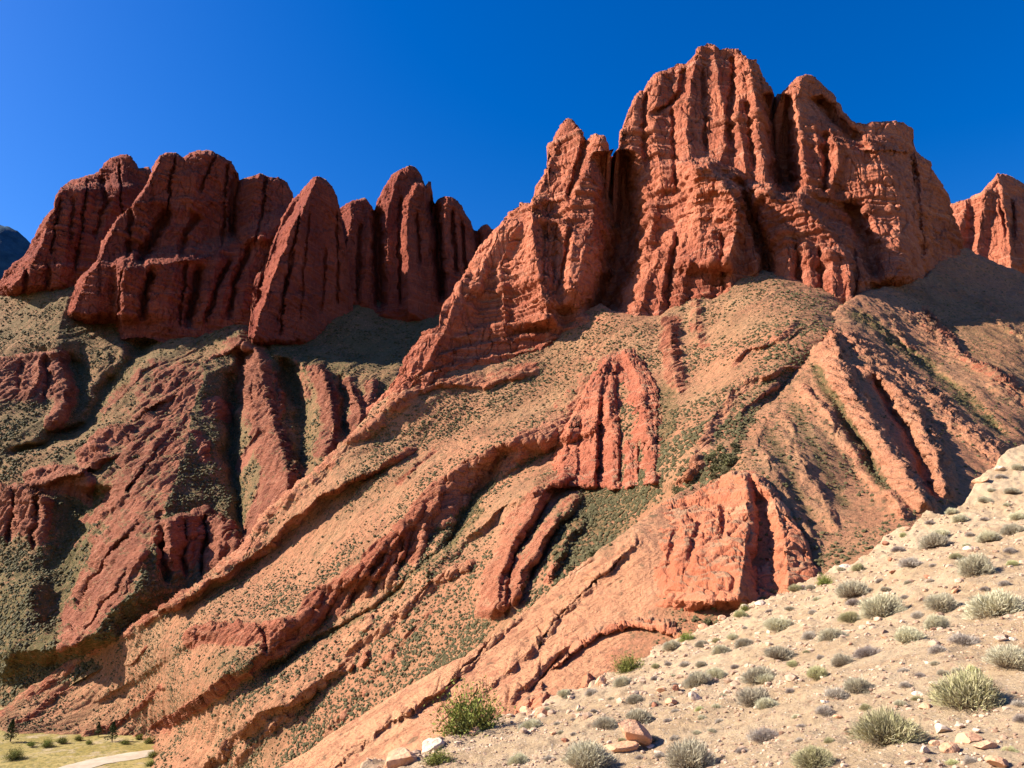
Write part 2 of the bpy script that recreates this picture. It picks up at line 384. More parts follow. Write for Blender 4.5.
RK, RL = (1, 1), (.9, 1)
R1 = [(-60,745),(0,712),(30,690),(70,660),(130,625),(190,590),(245,545),(262,515),(300,482),(340,447),(370,425),(400,400),(430,380),(470,352)]
F_ = lambda Y: far(0, Y)
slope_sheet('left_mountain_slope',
 [(-70,292),(-14,290),(27,280),(60,280),(85,278),(115,282),(130,312),(165,318),(200,310),(225,306),(245,318),(265,330),(285,326),(310,314),(330,304),(350,294),(370,296),(395,306),(410,308),(430,300),(445,292),(480,292)],
 [(a, b + 26) for a, b in R1] + [(480,372)],
 [(-60,300,760),(-14,302,756),(60,292,752),(85,291,752),(66,328,712),(100,330,708),(145,324,706),(180,327,706),(225,321,708),(247,345,652),(285,340,668),(310,328,690),(353,312,716),(400,322,722),(440,312,740),(480,305,752),
  (0,400,585),(-60,440,560),(60,440,539),(100,435,540),(0,490,515),(200,420,567),(280,400,590),(350,420,510),(250,520,402),(160,560,388),(100,640,360),(20,610,425),(0,560,462),(-60,560,480),(300,480,400),(390,400,560),(430,372,600),(-60,740,400),(20,700,372),(190,600,352),(130,350,670),(200,370,640)],
 [('R',[(70,288),(62,320),(57,352)],75,45,36,dict(gn=.9)),
  ('S',[(118,352),(140,362),(180,347),(215,340),(246,332)],24,16,60,dict()),('S',[(268,352),(300,362),(340,366),(380,374),(405,376)],26,18,60,dict()),
  ('R',[(100,330),(107,352),(112,374)],26,20,16,dict(rk=(.3,.2),gn=.9)),
  ('C',[(150,340),(130,362),(103,400),(90,422),(66,434)],13,30,dict(gn=1.1)),
  ('S',[(-40,366),(0,359),(30,357),(58,354)],22,3,55,dict(rk=.95)),('R',[(58,352),(62,370),(66,386),(63,404),(55,425)],13,14,24,dict(rk=RK)),('R',[(40,358),(36,380),(28,398)],8,7,9,dict(rk=RK)),('C',[(48,360),(45,400)],3,10,dict(rk=1)),('C',[(22,360),(18,392)],2.5,8,dict(rk=1)),
  ('C',[(75,360),(78,395),(70,425),(55,440),(20,452)],14,20,dict(gn=1.2)),
  ('R',[(158,361),(139,373),(124,391),(103,416)],11,5,10,dict(rk=(.7,.9),brk=.5)),('R',[(175,394),(148,409),(133,421)],13,4,11,dict(rk=(.9,.9))),('R',[(196,350),(180,357),(165,363)],8,4,5,dict(rk=(.5,.9),brk=.5)),('R',[(240,342),(226,352),(204,363)],9,6,9,dict(rk=(.6,1),brk=.4)),
  ('S',[(90,440),(105,432),(122,428),(132,432)],16,5,20,dict(rk=1)),('S',[(78,452),(92,447),(108,450)],14,4,22,dict(rk=1)),
  ('R',[(118,452),(95,464),(72,474),(45,484)],22,9,16,dict(rk=(.3,1),brk=.3)),('S',[(30,474),(50,466),(72,468),(92,478)],20,4,35,dict(rk=.95)),('S',[(-40,500),(-10,490),(20,488),(48,500)],24,4,55,dict(rk=.95)),('C',[(15,492),(10,540)],3,10,dict(rk=1)),('C',[(38,500),(34,545)],3,10,dict(rk=1)),
  ('R',[(206,362),(197,395),(190,430),(180,468),(166,505),(155,535),(147,556),(133,590),(85,640),(52,655)],95,52,44,dict(rk=(.85,.05),gr=1.1,brk=.4,rs=1.8)),
  ('R',[(178,425),(160,445),(140,470),(120,500),(95,520)],22,9,11,dict(rk=(.9,1))),('R',[(160,420),(140,440),(125,462)],14,7,9,dict(rk=RL)),('C',[(172,432),(150,460),(130,492)],3,7,dict(rk=1)),
  ('C',[(140,524),(118,545),(100,572),(78,606)],4,12,dict(rk=1)),('C',[(128,572),(108,600),(85,630)],2.5,8,dict(rk=1)),('R',[(150,540),(130,572),(95,620),(70,645)],26,10,9,dict(rk=RK)),
  ('S',[(158,524),(178,517),(205,514),(222,518),(238,528)],22,4,62,dict(rk=1)),('C',[(165,525),(162,560)],2.5,10,dict(rk=1)),('C',[(185,520),(183,575)],2.5,9,dict(rk=1)),('C',[(206,518),(203,575)],3,11,dict(rk=1)),('R',[(222,522),(220,545),(214,572)],9,9,10,dict(rk=RK)),('C',[(160,515),(162,545),(166,580)],4,14),
  ('C',[(243,352),(234,392),(230,455),(240,500),(243,535)],9,34,dict(gn=1.1,kill=1)),('S',[(205,402),(218,400),(232,408)],10,4,22,dict(rk=1)),('R',[(196,432),(205,445),(208,460)],10,6,8,dict(rk=RK)),
  ('R',[(250,338),(262,363),(266,400),(276,433),(290,468),(286,500),(262,545)],38,13,40,dict(rk=(.95,1),brk=.15,sh=.9)),('C',[(262,432),(250,448),(240,468)],5,12,dict(rk=1)),('R',[(276,374),(281,392),(280,410)],5,6,12,dict(rk=RK)),('C',[(255,380),(250,420)],2,5,dict(rk=1)),('C',[(262,470),(252,520)],2,6,dict(rk=1)),
  ('C',[(285,362),(300,412),(304,440),(300,466)],10,32,dict(gn=1,kill=1)),
  ('R',[(318,364),(330,392),(334,425),(326,455)],20,11,26,dict(rk=RL)),('C',[(343,378),(346,432)],5,16,dict(gn=.8)),('R',[(350,382),(360,413),(352,440)],10,8,24,dict(rk=RK)),('R',[(372,382),(370,400),(362,420)],9,8,16,dict(rk=RL)),('R',[(300,356),(304,380),(306,400)],10,8,9,dict(rk=(.5,.5))),
  ('C',[(100,490),(84,520),(70,560),(62,600),(58,630)],24,30,dict(gn=1.4)),
  ('R',[(34,580),(22,625),(2,675)],60,46,26,dict(gn=1.5)),('A',[(40,565),(25,610),(15,680)],42,dict(rk=0,gn=1.5)),
  ('A',[(180,332),(300,345),(300,372)],60,dict(gn=1.1)),('A',[(380,335),(360,360)],70,dict(gn=.9))],
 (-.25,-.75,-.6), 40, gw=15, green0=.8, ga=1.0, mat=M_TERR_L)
slope_sheet('central_mountain_slope',
 R1[:10] + [(366,418),(372,404),(400,385),(440,366),(470,364),(500,358),(542,338),(580,314),(600,304),(612,310),(640,316),(660,315),(680,300),(700,294),(712,300),(725,292),(742,278),(764,270),(784,275),(815,288),(852,290),(880,284)],
 [(-60,800),(0,800),(200,812),(270,816),(330,770),(400,722),(450,698),(510,658),(560,616),(640,552),(690,520),(738,492),(785,420),(835,372),(880,345)],
 [(366,412,300),(400,390,300),(470,372,303),(560,340,305),(612,320,293),(700,304,285),(764,279,281),(850,299,277),(880,290,285),(300,482,302),(245,545,308),(130,625,330),(0,708,362),(-60,745,375),
  (460,470,262),(330,600,246),(200,690,250),(540,500,205),(600,480,205),(560,560,158),(640,420,212),(700,380,226),(640,480,172),(400,640,192),(300,720,205),(178,768,242),(-60,760,330),(0,739,318),(60,734,324),(110,731,328),(158,738,314),(150,760,285),(205,768,238),(20,765,312),(70,765,312),(115,765,300),(60,800,300),(150,800,250),(220,800,222),(450,690,150),(270,800,190),(640,540,140),(738,472,131),(785,384,185),(835,333,211),(750,440,146),(738,462,127),(770,480,150),(812,415,205),(860,368,236),(690,490,133),(510,640,140),(395,440,290)],
 [('R',[(405,396),(371,426),(341,449),(302,484),(264,517),(248,545),(192,592),(132,627),(72,663),(32,693),(0,716)],12,16,6,dict(rk=(.9,.6),brk=.5)),
  ('R',[(406,450),(376,469),(345,483),(315,500),(290,521),(265,546),(215,580),(160,612)],85,13,14,dict(rk=(.12,1),brk=.3,sh=1.0)),('R',[(434,452),(412,467),(394,482)],40,12.6,6,dict(rk=(.1,1),brk=.4)),
  ('R',[(545,425),(500,445),(465,463),(437,482),(415,506),(400,522),(368,547),(345,575),(315,592),(290,618),(255,655),(215,683),(180,708),(148,728)],75,68,28,dict(rk=(.12,.95),sh=.9,brk=.15,rs=3.2,taper=40,wr2=26,fade=.35)),
  ('C',[(480,510),(447,545),(415,575),(383,603),(345,625),(309,643),(270,672)],6,6,dict(gn=.9,kill=1)),
  ('R',[(440,488),(428,520),(416,562)],16,5,5,dict(rk=RK)),('R',[(424,506),(408,535),(390,585)],17,5,6,dict(rk=RK)),('R',[(405,525),(385,555),(366,598)],18,5,6,dict(rk=RK)),('R',[(388,542),(362,575),(340,615)],18,5,5,dict(rk=RK)),('R',[(360,565),(335,595),(310,632)],17,5,5,dict(rk=RK)),('R',[(326,592),(300,620),(270,655)],16,4,4,dict(rk=RK)),('C',[(418,515),(400,550),(384,590)],1.5,4,dict(rk=1)),('C',[(395,535),(372,575)],1.5,4,dict(rk=1)),
  ('S',[(187,632),(212,625),(245,628),(272,622),(290,616)],7,4,22,dict(rk=1)),('C',[(262,626),(268,650)],2,5,dict(rk=1)),('A',[(240,655),(215,675)],30,dict(rk=0,gn=.6)),
  ('R',[(455,566),(417,592),(380,625),(345,655),(330,673),(290,700),(262,713),(230,738),(196,772)],60,18.9,9,dict(rk=(.42,1),pa=.6,brk=.35,rs=2.5)),
  ('R',[(310,690),(275,720),(245,750),(215,785)],50,12.6,5,dict(rk=(.45,.9),pa=.6,brk=.4)),('R',[(440,600),(400,640),(360,690),(320,735)],40,12.6,4,dict(rk=(.1,.6),brk=.6)),
  ('R',[(366,614),(370,622),(366,630)],5,4,4,dict(rk=RK,taper=4)),('R',[(368,650),(366,660),(360,668)],5,4,5,dict(rk=RK,taper=4)),('R',[(352,664),(348,672)],5,4,4,dict(rk=RK,taper=4)),('R',[(470,562),(466,572)],6,5,4,dict(rk=RK,taper=4)),
  ('R',[(549,482),(500,510),(450,550),(420,582)],60,14,9,dict(rk=(.05,.35),brk=.4)),
  ('R',[(562,478),(545,490),(528,515),(512,545),(500,575),(493,616)],26,14,13,dict(rk=(.8,1),sh=.8)),('R',[(577,495),(555,525),(538,545),(524,570),(511,606)],14,9,11,dict(rk=RK,sh=.8)),('R',[(582,520),(565,545),(547,580)],10,7,8,dict(rk=RK,sh=.8)),('C',[(548,505),(530,530),(515,560),(505,600)],2,5,dict(rk=1)),('C',[(560,525),(545,548),(530,580)],2,5,dict(rk=1)),
  ('S',[(392,399),(440,384),(485,386),(500,380),(535,372)],5,14,5,dict(rk=.7)),('R',[(608,356),(587,384),(560,420),(545,450)],30,14,5,dict(rk=(.5,.8),brk=.5)),
  ('C',[(505,450),(482,485),(464,515),(450,545)],9,9,dict(gn=1.1)),('A',[(625,490),(600,515),(580,560)],45,dict(gn=.85,rk=0)),('A',[(668,385),(668,430),(655,465),(640,485)],9,dict(gn=.8)),
  ('R',[(672,318),(669,350),(680,390)],14,13,6,dict(rk=(.8,1))),('R',[(694,296),(695,325),(702,348)],10,9,4,dict(rk=(.5,.7))),
  ('R',[(795,323),(769,341),(745,350),(728,365)],36,12.6,6,dict(rk=(.1,1),brk=.5)),('R',[(788,366),(754,378),(734,392),(713,415),(700,440),(690,465),(674,485)],42,18.9,9,dict(rk=(.25,1),brk=.55,pa=.3)),('R',[(775,385),(756,398),(740,412)],18,5,5,dict(rk=(.3,1),brk=.4)),('R',[(818,320),(800,330),(784,340)],16,4,3,dict(rk=(.1,.9),brk=.5)),
  ('R',[(155,688),(125,715),(85,738)],30,12.6,4,dict(rk=(.2,1),brk=.5)),('R',[(148,645),(138,655),(128,665)],9,4,4,dict(rk=(.4,1),taper=5)),('R',[(64,688),(40,705),(12,727)],30,12.6,5,dict(rk=(.4,1),brk=.5)),('R',[(130,733),(80,742),(20,756)],40,12.6,4,dict(rk=(.4,1),brk=.6,pa=.4)),('R',[(230,600),(190,640),(150,670),(100,700)],40,14,5,dict(rk=(.05,.3),brk=.5))],
 (-.8,-.28,-.55), 50, gw=8, green0=.25)
slope_sheet('front_spur',
 [(240,800),(270,776),(330,735),(400,690),(450,665),(510,625),(560,583),(600,550),(640,520),(690,487),(712,474),(722,462),(735,430),(755,398),(771,378),(795,350),(820,328),(838,308),(860,293),(872,290),(900,284),(926,276),(937,262),(960,246),(985,258),(1010,268),(1024,275),(1110,290)],
 [(240,850),(360,830),(440,780),(520,750),(600,720),(660,690),(720,650),(790,620),(850,585),(910,550),(960,520),(1024,485),(1110,450)],
 [(270,776,97),(400,690,102),(510,625,106),(640,520,112),(738,460,128),(785,384,186),(835,333,212),(870,300,262),(900,292,283),(960,250,335),(1024,283,330),(1110,300,330),
  (440,740,80),(600,700,78),(700,620,86),(800,590,88),(900,510,106),(960,480,126),(1024,450,158),(860,470,130),(900,400,170),(1000,360,226),(950,320,275),(1110,430,200),(280,810,85),(640,600,96),(740,520,108),(720,462,140),(770,384,199),(820,330,226),(752,430,150),(811,358,198)],
 [('A',[(560,590),(480,660),(300,780)],120,dict(rk=.95,pa=.95,gn=0)),('A',[(600,560),(560,640),(520,700)],90,dict(rk=.95,pa=.75,gn=0)),('A',[(690,500),(640,560),(600,600)],50,dict(rk=.8,pa=.75,gn=0)),
  ('R',[(590,560),(545,585),(500,632),(445,685),(400,720)],16,9,2.0,dict(rk=RK,pa=.9,brk=.5)),('R',[(640,540),(600,575),(560,615),(520,660),(470,705)],18,9,2.0,dict(rk=RK,pa=.8,brk=.5)),('R',[(470,665),(430,695),(380,730),(330,770)],16,8,1.6,dict(rk=RK,pa=.9,brk=.6)),('R',[(570,641),(540,668),(505,705)],16,9,2.2,dict(rk=RK,pa=.6)),('R',[(420,700),(380,725),(340,755)],12,7,1.2,dict(rk=RK,pa=.9,brk=.5)),
  ('C',[(582,555),(534,596),(499,632),(478,653),(445,685)],1.3,1.2,dict(rk=1)),('C',[(620,560),(575,600),(540,640)],1.2,1.2,dict(rk=1)),('C',[(560,655),(530,690)],1.5,1.2,dict(rk=1)),('C',[(480,690),(440,725)],1.3,1.2,dict(rk=1)),
  ('R',[(835,334),(812,360),(790,384),(760,432),(740,462)],16,8,2.5,dict(rk=(.2,.3),brk=.5)),('A',[(790,396),(780,402)],3,dict(rk=.2)),
  ('R',[(828,328),(838,358),(848,385),(866,412),(885,440),(905,470),(928,508)],36,13,10,dict(rk=(.85,1),sh=.9,brk=.15,pa=.25)),('R',[(868,368),(896,388),(914,410),(926,435),(940,470),(946,495)],24,16,8,dict(rk=RK,sh=.9,brk=.15,pa=.3)),('C',[(874,378),(888,405),(905,430),(918,455),(932,492)],5,8,dict(rk=1)),
  ('R',[(850,335),(893,365),(933,395),(958,420),(995,447),(1010,470)],26,14,7,dict(rk=(.8,.9),brk=.3,pa=.35)),
  ('R',[(863,316),(885,335),(908,356)],6,5,3.5,dict(rk=(.8,.9))),('C',[(856,312),(878,330),(899,345),(947,382),(1001,433)],9,5,dict(gn=1.0,kill=1)),
  ('R',[(923,309),(947,338),(967,358),(994,370),(1030,398),(1060,420)],30,10,8,dict(rk=(.6,1),brk=.3)),('R',[(890,318),(905,340),(920,352)],6,5,3,dict(rk=(.6,.7))),('R',[(985,300),(1005,325),(1040,350)],12,8,5,dict(rk=(.4,.6),brk=.5)),
  ('R',[(800,385),(832,416),(855,450),(879,483),(903,515)],18,9,5,dict(rk=(.7,.8),brk=.35,pa=.3)),('C',[(812,365),(838,405),(860,445),(885,488)],6,4,dict(gn=.95,kill=1)),
  ('R',[(782,412),(801,456),(822,497),(838,530)],12,7,2,dict(rk=(.4,.5),brk=.5)),('R',[(757,438),(778,480),(800,520),(820,550)],12,7,2,dict(rk=(.4,.5),brk=.5)),('C',[(770,430),(790,475),(812,520)],6,.8,dict(gn=.7)),('C',[(792,405),(815,450),(845,505)],6,.8,dict(gn=.7)),
  ('A',[(960,300),(1010,345),(1060,390)],60,dict(gn=.45))],
 (.1,-.8,-.58), 60, gw=6, green0=.18, ga=.6, rtop=3)

# ------------------------------------------------------------------ rock towers
def interp_line(L, v):
    L = sorted(L, key=lambda p: p[1]); return np.interp(v, [p[1] for p in L], [p[0] for p in L])

def rock_relief(G, A, fl, seed, dip, strata, rough, wt=1.0, k=1.0):
    """weathering: upright flutes and clefts, bedding, broken blocks"""
    N = grid_normals(G); x, y, z = G[..., 0], G[..., 1], G[..., 2]
    wx = x + 2.5 * fbm3(x / 22, y / 22, z / 40, 2, seed + 1); wy = y + 2.5 * fbm3(x / 22, y / 22, z / 40, 2, seed + 4)
    r1 = np.abs(noise3(wx / fl, wy / fl, z / (fl * 7), seed + 7))
    r2 = np.abs(noise3(wx / (fl * .4), wy / (fl * .4), z / (fl * 2.6), seed + 9))
    sel = .25 + .75 * sstep(-.25, .35, noise3(x / 35, y / 35, z / 30, seed + 41))     # flutes only in places
    d = A * sel * (1.5 * (np.sqrt(r1 + .02) - .45) - 1.1 * np.exp(-(r1 / .07) ** 2) + .6 * (np.sqrt(r2 + .03) - .4))
    d += A * 1.15 * fbm3(x / (fl * 2.2), y / (fl * 2.2), z / (fl * 2.0), 3, seed + 12)
    G = G + N * (d * wt)[..., None]
    N = grid_normals(G); x, y, z = G[..., 0], G[..., 1], G[..., 2]
    h = z + dip[0] * x + dip[1] * y + 1.5 * noise3(x / 25, y / 25, z / 25, seed + 20)
    st = np.tanh(3 * noise2(h / (4.2 * k), h * 0 + seed, 31)) * .8 + .6 * np.tanh(3 * noise2(h / (1.7 * k), h * 0 + seed, 33))
    cr2 = np.abs(noise3(x / (4.5 * k) + 9, y / (4.5 * k), z / (11 * k), seed + 71))
    bx = x + 1.5 * noise3(x / 8, y / 8, z / 8, seed + 51); bz = h + .8 * noise3(x / 9, y / 9, z / 9, seed + 55)
    blk = _cell(bx / (6.5 * k), y / (6.5 * k), bz / (7 * k)) + .6 * _cell(bx / (2.7 * k) + 7, y / (2.7 * k), bz / (2.9 * k))
    brk = fbm3(x / (4 * k), y / (4 * k), z / (5 * k), 4, seed + 25)
    cr = np.abs(noise3(x / (9 * k), y / (9 * k), z / (14 * k), seed + 28))
    d = k * rough * (blk * .75 * (.2 + .8 * sstep(-.2, .3, noise3(x / 18, y / 18, z / 18, seed + 61))) + .3 * brk - .9 * np.exp(-(cr / .035) ** 2) - .5 * np.exp(-(cr2 / .05) ** 2)) + k * strata * .42 * st * (.3 + sstep(-.25, .4, noise3(x / 30, y / 30, z / 22, seed + 36)))
    return G + N * (d * wt)[..., None]
def cliff(sky, base, Yl, lean=.3, ribs=(), A=.8, fl=9.0, seed=1, dip=(.1, .2), strata=1.0, rough=1.0, thick=35, under=14, du=.6, dv=.85, rtop=5, k=1.0, warp=1.2, stretch=False, rimw=(5, 5), rimb=4):
    """a rock mass with its skyline and foot as traced and its depth built up from buttress crests (R), clefts (C)
       and shelves (S); closed at the back"""
    su, sv = np.array(sky, float).T; bu, bv = np.array(base, float).T
    nc = int((su[-1] - su[0]) / du) + 1
    u = np.linspace(su[0], su[-1], nc)
    vt = np.interp(u, su, sv); vb = np.interp(u, bu, bv) + under; vb = np.maximum(vb, vt + 6)
    hug = isinstance(Yl, str)
    if hug: Y0 = np.array([sheet_at(Yl, q, w2)[1] for q, w2 in zip(u, vb - under)])
    else: Y0 = np.interp(u, *np.array(Yl, float).T)
    if stretch: Y0 = np.array([far(0, q) for q in Y0])
    nr = int((vb - vt).max() / dv) + 2
    t = np.linspace(0, 1, nr)[:, None]
    U = np.broadcast_to(u, (nr, nc)).copy(); Vv = vb + (vt - vb) * t
    mpp = Y0 / FPX
    off = np.zeros((nr, nc))
    Uw = U + warp * 1.5 * fbm2(U / 14 + seed, Vv / 14, 3, seed); Vw = Vv + warp * 1.2 * fbm2(U / 14, Vv / 14 + seed, 3, seed + 5)
    for r in ribs:
        kd, pts = r[0], np.array(r[1], float)
        if kd == 'R':                                     # crest: left width, right width, height
            wl, wr, h = r[2:5]; sh = r[5] if len(r) > 5 else 1.1
            uc = np.interp(Vw, pts[:, 1], pts[:, 0]); d = Uw - uc
            ta = np.clip((Vw - pts[0, 1] + 10) / 10, 0, 1) * np.clip((pts[-1, 1] + 14 - Vw) / 14, 0, 1)
            ta = ta * ta * (3 - 2 * ta)
            q = np.clip(1 - np.where(d < 0, -d / wl, d / wr), 0, 1)
            q = np.where(q > .85, .85 + (q - .85) * .75, q)
            off += h * ta * q ** sh
        elif kd == 'C':                                   # cleft: half width, depth
            w_, h = r[2:4]
            uc = np.interp(Vw, pts[:, 1], pts[:, 0]); d = Uw - uc
            ta = sstep(-6, 4, Vw - pts[0, 1]) * sstep(-8, 4, pts[-1, 1] - Vw)
            off -= h * ta * np.exp(-(np.abs(d) / w_) ** 2.2)
        elif kd == 'S':                                   # shelf: everything below it stands out by h, over a bench wup deep
            h, wup = r[2:4]; wdn = r[4] if len(r) > 4 else 1e9
            vc = np.interp(Uw, pts[:, 0], pts[:, 1]); d = Vw - vc
            ta = sstep(-6, 6, Uw - pts[0, 0]) * sstep(-6, 6, pts[-1, 0] - Uw)
            off += h * ta * np.clip((d + wup) / wup, 0, 1) * np.clip(1 - d / wdn, 0, 1)
    Yf = Y0 + lean * (vb - under - Vv).clip(-under, None) * mpp - off
    dt = (Vv - vt)
    if hug:
        rim = np.minimum(np.minimum(dt / rtop, (vb - under + 3 - Vv) / rimb), np.minimum((U - u[0]) / rimw[0], (u[-1] - U) / rimw[1])); rim = sstep(0, 1, rim)
        Yf = sheet_depth(Yl, U, Vv) - rim * (off + lean) + 1.5 * (1 - rim)
    else: Yf = Yf + (np.clip(1 - dt / rtop, 0, 1) ** 2.2) * rtop * mpp * 1.3
    a = (U - 512) / FPX; b = (384 - Vv) / FPX; dy = CP - b * SP
    G = np.stack([a / dy * Yf, Yf, (SP + b * CP) / dy * Yf], -1)
    # back
    nb = 14; back = []
    top = G[-1]; foot = G[0]
    for q in np.linspace(0, 1, nb + 1)[1:]:
        bz = top[:, 2] + (foot[:, 2] - top[:, 2]) * q
        bk = np.stack([top[:, 0] * (1 + .0 * q), top[:, 1] + thick * np.sqrt(q) * np.clip((top[:, 2] - foot[:, 2]) / 30, .05, 1), bz], -1); back.append(bk)
    G = np.concatenate([G, np.array(back)])
    edge = np.clip(np.minimum(np.arange(nc), np.arange(nc)[::-1]) / 8, .0, 1)[None] * np.concatenate([np.ones(nr), np.linspace(1, .3, nb)])[:, None]
    G = rock_relief(G, A, fl, seed, dip, strata, rough, edge, k)
    return u, G
def cliff_thing(name, label, cat, mat, group, uG, u0=-1e9, u1=1e9):
    u, G = uG; c = np.where((u >= u0) & (u <= u1))[0]
    if c[-1] + 1 < len(u): c = np.append(c, c[-1] + 1)
    G = G[:, c]; nr, nc = G.shape[:2]
    base = np.array([G[..., 0].mean(), G[..., 1].mean(), G[..., 2].min()])
    me = mesh_from(name, G - base, grid_faces(nr, nc)[:, ::-1], mat)
    return link(name, me, tuple(base), label, cat, group)

# --- left massif
GL = 'fins and spires of the left massif'
f1 = cliff([(-14,294),(-10,290),(0,279),(7,271),(13.5,262.5),(24,255.7),(32,242),(37,230),(44,218),(54,207),(56,195),(63,186),(71,180),(85,176),(100,172),(103,164),(110,158),(123.5,154),(130,155),(135,164),(139,168),(149,167),(152,173),(158,195),(170,240)],
 [(-14,300),(0,296),(27,290),(60,290),(85,289),(110,292),(170,300)], [(-14,615),(60,612),(170,620)], .3, [
 ('R',[(60,190),(55,200),(47,222),(42,245),(30,266),(12,285)],12,85,46), ('R',[(126,156),(118,190),(104,230),(95,275)],20,48,14), ('R',[(85,178),(74,210),(66,250),(60,280)],14,24,6),
 ('C',[(60,200),(52,250)],1.2,8),('C',[(88,182),(82,225),(76,268)],1.3,9),('C',[(120,165),(122,215),(116,262)],1.2,8),('S',[(30,236),(60,232),(100,236),(140,240)],2.5,2,14),('S',[(40,214),(80,205),(140,205)],2,2,14),('C',[(102,180),(107,200),(96,235)],2.3,10),('C',[(74,200),(70,240)],1.7,8),('S',[(0,272),(20,270),(44,267),(85,266),(115,268)],7,5),('C',[(26,268),(25,292)],2.3,13),('C',[(48,266),(46,292)],2.3,10)],
 A=.7, seed=3, strata=2.2, rough=1.5, k=1.25, stretch=True, thick=50)
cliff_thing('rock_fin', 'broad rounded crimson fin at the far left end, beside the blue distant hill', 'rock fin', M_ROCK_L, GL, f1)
f2 = cliff([(66,320),(67,314),(69,303),(73,293),(81,276),(90,268),(98,259),(101.5,242),(112,229),(117,217),(130,208),(134,201.5),(142,190),(149,181),(154,164),(159,156),(166,152.5),(176,152.5),(183,157.5),(190,152.5),(200,150),(210,150),(218,154),(230,161),(237,171),(240,180),(244,178),(252,176),(260,173),(270,177),(278,177),(287,182),(292,191),(294,200),(305,240)],
 [(66,326),(80,330),(100,328),(130,324),(145,322),(165,330),(185,326),(200,323),(225,320),(240,316),(262,311),(280,305),(305,300)], [(66,585),(180,583),(305,592)], .3, [
 ('R',[(162,155),(149,180),(135,202),(118,218),(108,239),(100,259),(80,290),(72,312)],9,110,62),
 ('S',[(118,270),(142,266),(170,263),(200,259),(225,251),(250,240),(285,220)],34,17),
 ('R',[(205,152),(196,180),(190,220),(180,255)],22,44,14),('R',[(258,175),(252,200),(248,235)],14,42,20),
 ('C',[(167.5,213),(156,232),(145.5,252),(140.5,262)],5.2,23),('C',[(197,216),(185,236),(182,254)],3.4,16),('C',[(131,212),(128,255)],2.5,13),('C',[(216,154),(208,172),(200,190)],1.8,9),('C',[(236,178),(233,200),(232,215),(233,236)],4.0,23),
 ('C',[(176,156),(170,185),(168,212)],1.2,9),('C',[(228,165),(224,205),(222,245)],1.3,9),('C',[(265,176),(262,215),(256,240)],1.3,10),('S',[(150,176),(190,172),(236,180)],2.5,2,14),('S',[(135,203),(180,198),(236,203)],2.5,2,14),('S',[(120,228),(170,226),(230,226)],2,2,12),('S',[(80,292),(150,296),(240,286)],2.5,2,14),('C',[(122,272),(118,322)],1.5,10),('C',[(186,266),(180,322)],1.3,9),('R',[(172,212),(165,235),(158,258)],8,16,7),
 ('R',[(114,268),(100,292),(94,324)],26,24,8),('C',[(151,272),(146,290),(141,316)],3.4,23),('C',[(199,270),(195,290),(189,320)],3.7,23),('R',[(174,272),(168,324)],24,22,8),('R',[(218,258),(210,285),(203,318)],12,12,8),('C',[(229,262),(216,290),(207,318)],2.1,13),('R',[(240,252),(228,280),(220,316)],9,10,6),('C',[(250,246),(236,280),(230,314)],2.3,13),('R',[(262,240),(250,270),(240,312)],12,18,8)],
 A=.7, seed=5, strata=2.2, rough=1.5, k=1.25, stretch=True, thick=50)
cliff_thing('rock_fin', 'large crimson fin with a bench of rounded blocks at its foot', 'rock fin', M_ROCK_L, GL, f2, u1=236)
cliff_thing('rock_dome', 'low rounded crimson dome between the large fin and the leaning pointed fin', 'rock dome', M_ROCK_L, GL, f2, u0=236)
f4 = cliff([(247,340),(248,338),(249,330),(250,322),(252,307),(253,292),(255,276),(258,273),(265,270),(267,262),(272,245),(277,231),(284,213),(291,201),(301,191),(309,182),(313,177),(319.5,176),(326,180),(333,187),(336.5,196),(339,204),(341.5,221),(345,241.5),(347.6,258.5),(350,275),(353,300)],
 [(247,344),(265,344),(285,339),(310,327),(330,318),(353,312)], [(247,548),(300,560),(353,585)], .22, [
 ('R',[(316,177),(308,201),(291,228),(284,252),(274,272),(267,299),(260,316),(254,338)],10,80,56),
 ('C',[(302,205),(290,255),(280,330)],1.2,9),('C',[(336,215),(338,300)],1.2,8),('S',[(270,262),(310,266),(348,262)],3,2,16),('S',[(256,292),(300,296),(350,290)],2.5,2,14),('S',[(286,226),(315,232),(342,228)],2.5,2,14),('C',[(266,272),(261,290),(258,304)],2.3,10),('R',[(262,272),(255,300),(252,338)],6,7,3),('C',[(294,252),(284,289),(277,322)],1.5,8),('C',[(326,250),(322,310)],1.5,6),('C',[(310,215),(304,260),(300,320)],1.1,5),('R',[(330,186),(336,230),(338,290)],14,12,4)],
 A=.5, seed=8, strata=2.0, rough=1.3, k=1.2, stretch=True, thick=45, fl=11)
cliff_thing('rock_fin', 'leaning pointed red fin with a bright rough left edge, left of the organ pipe spire', 'rock fin', M_ROCK_L, GL, f4)
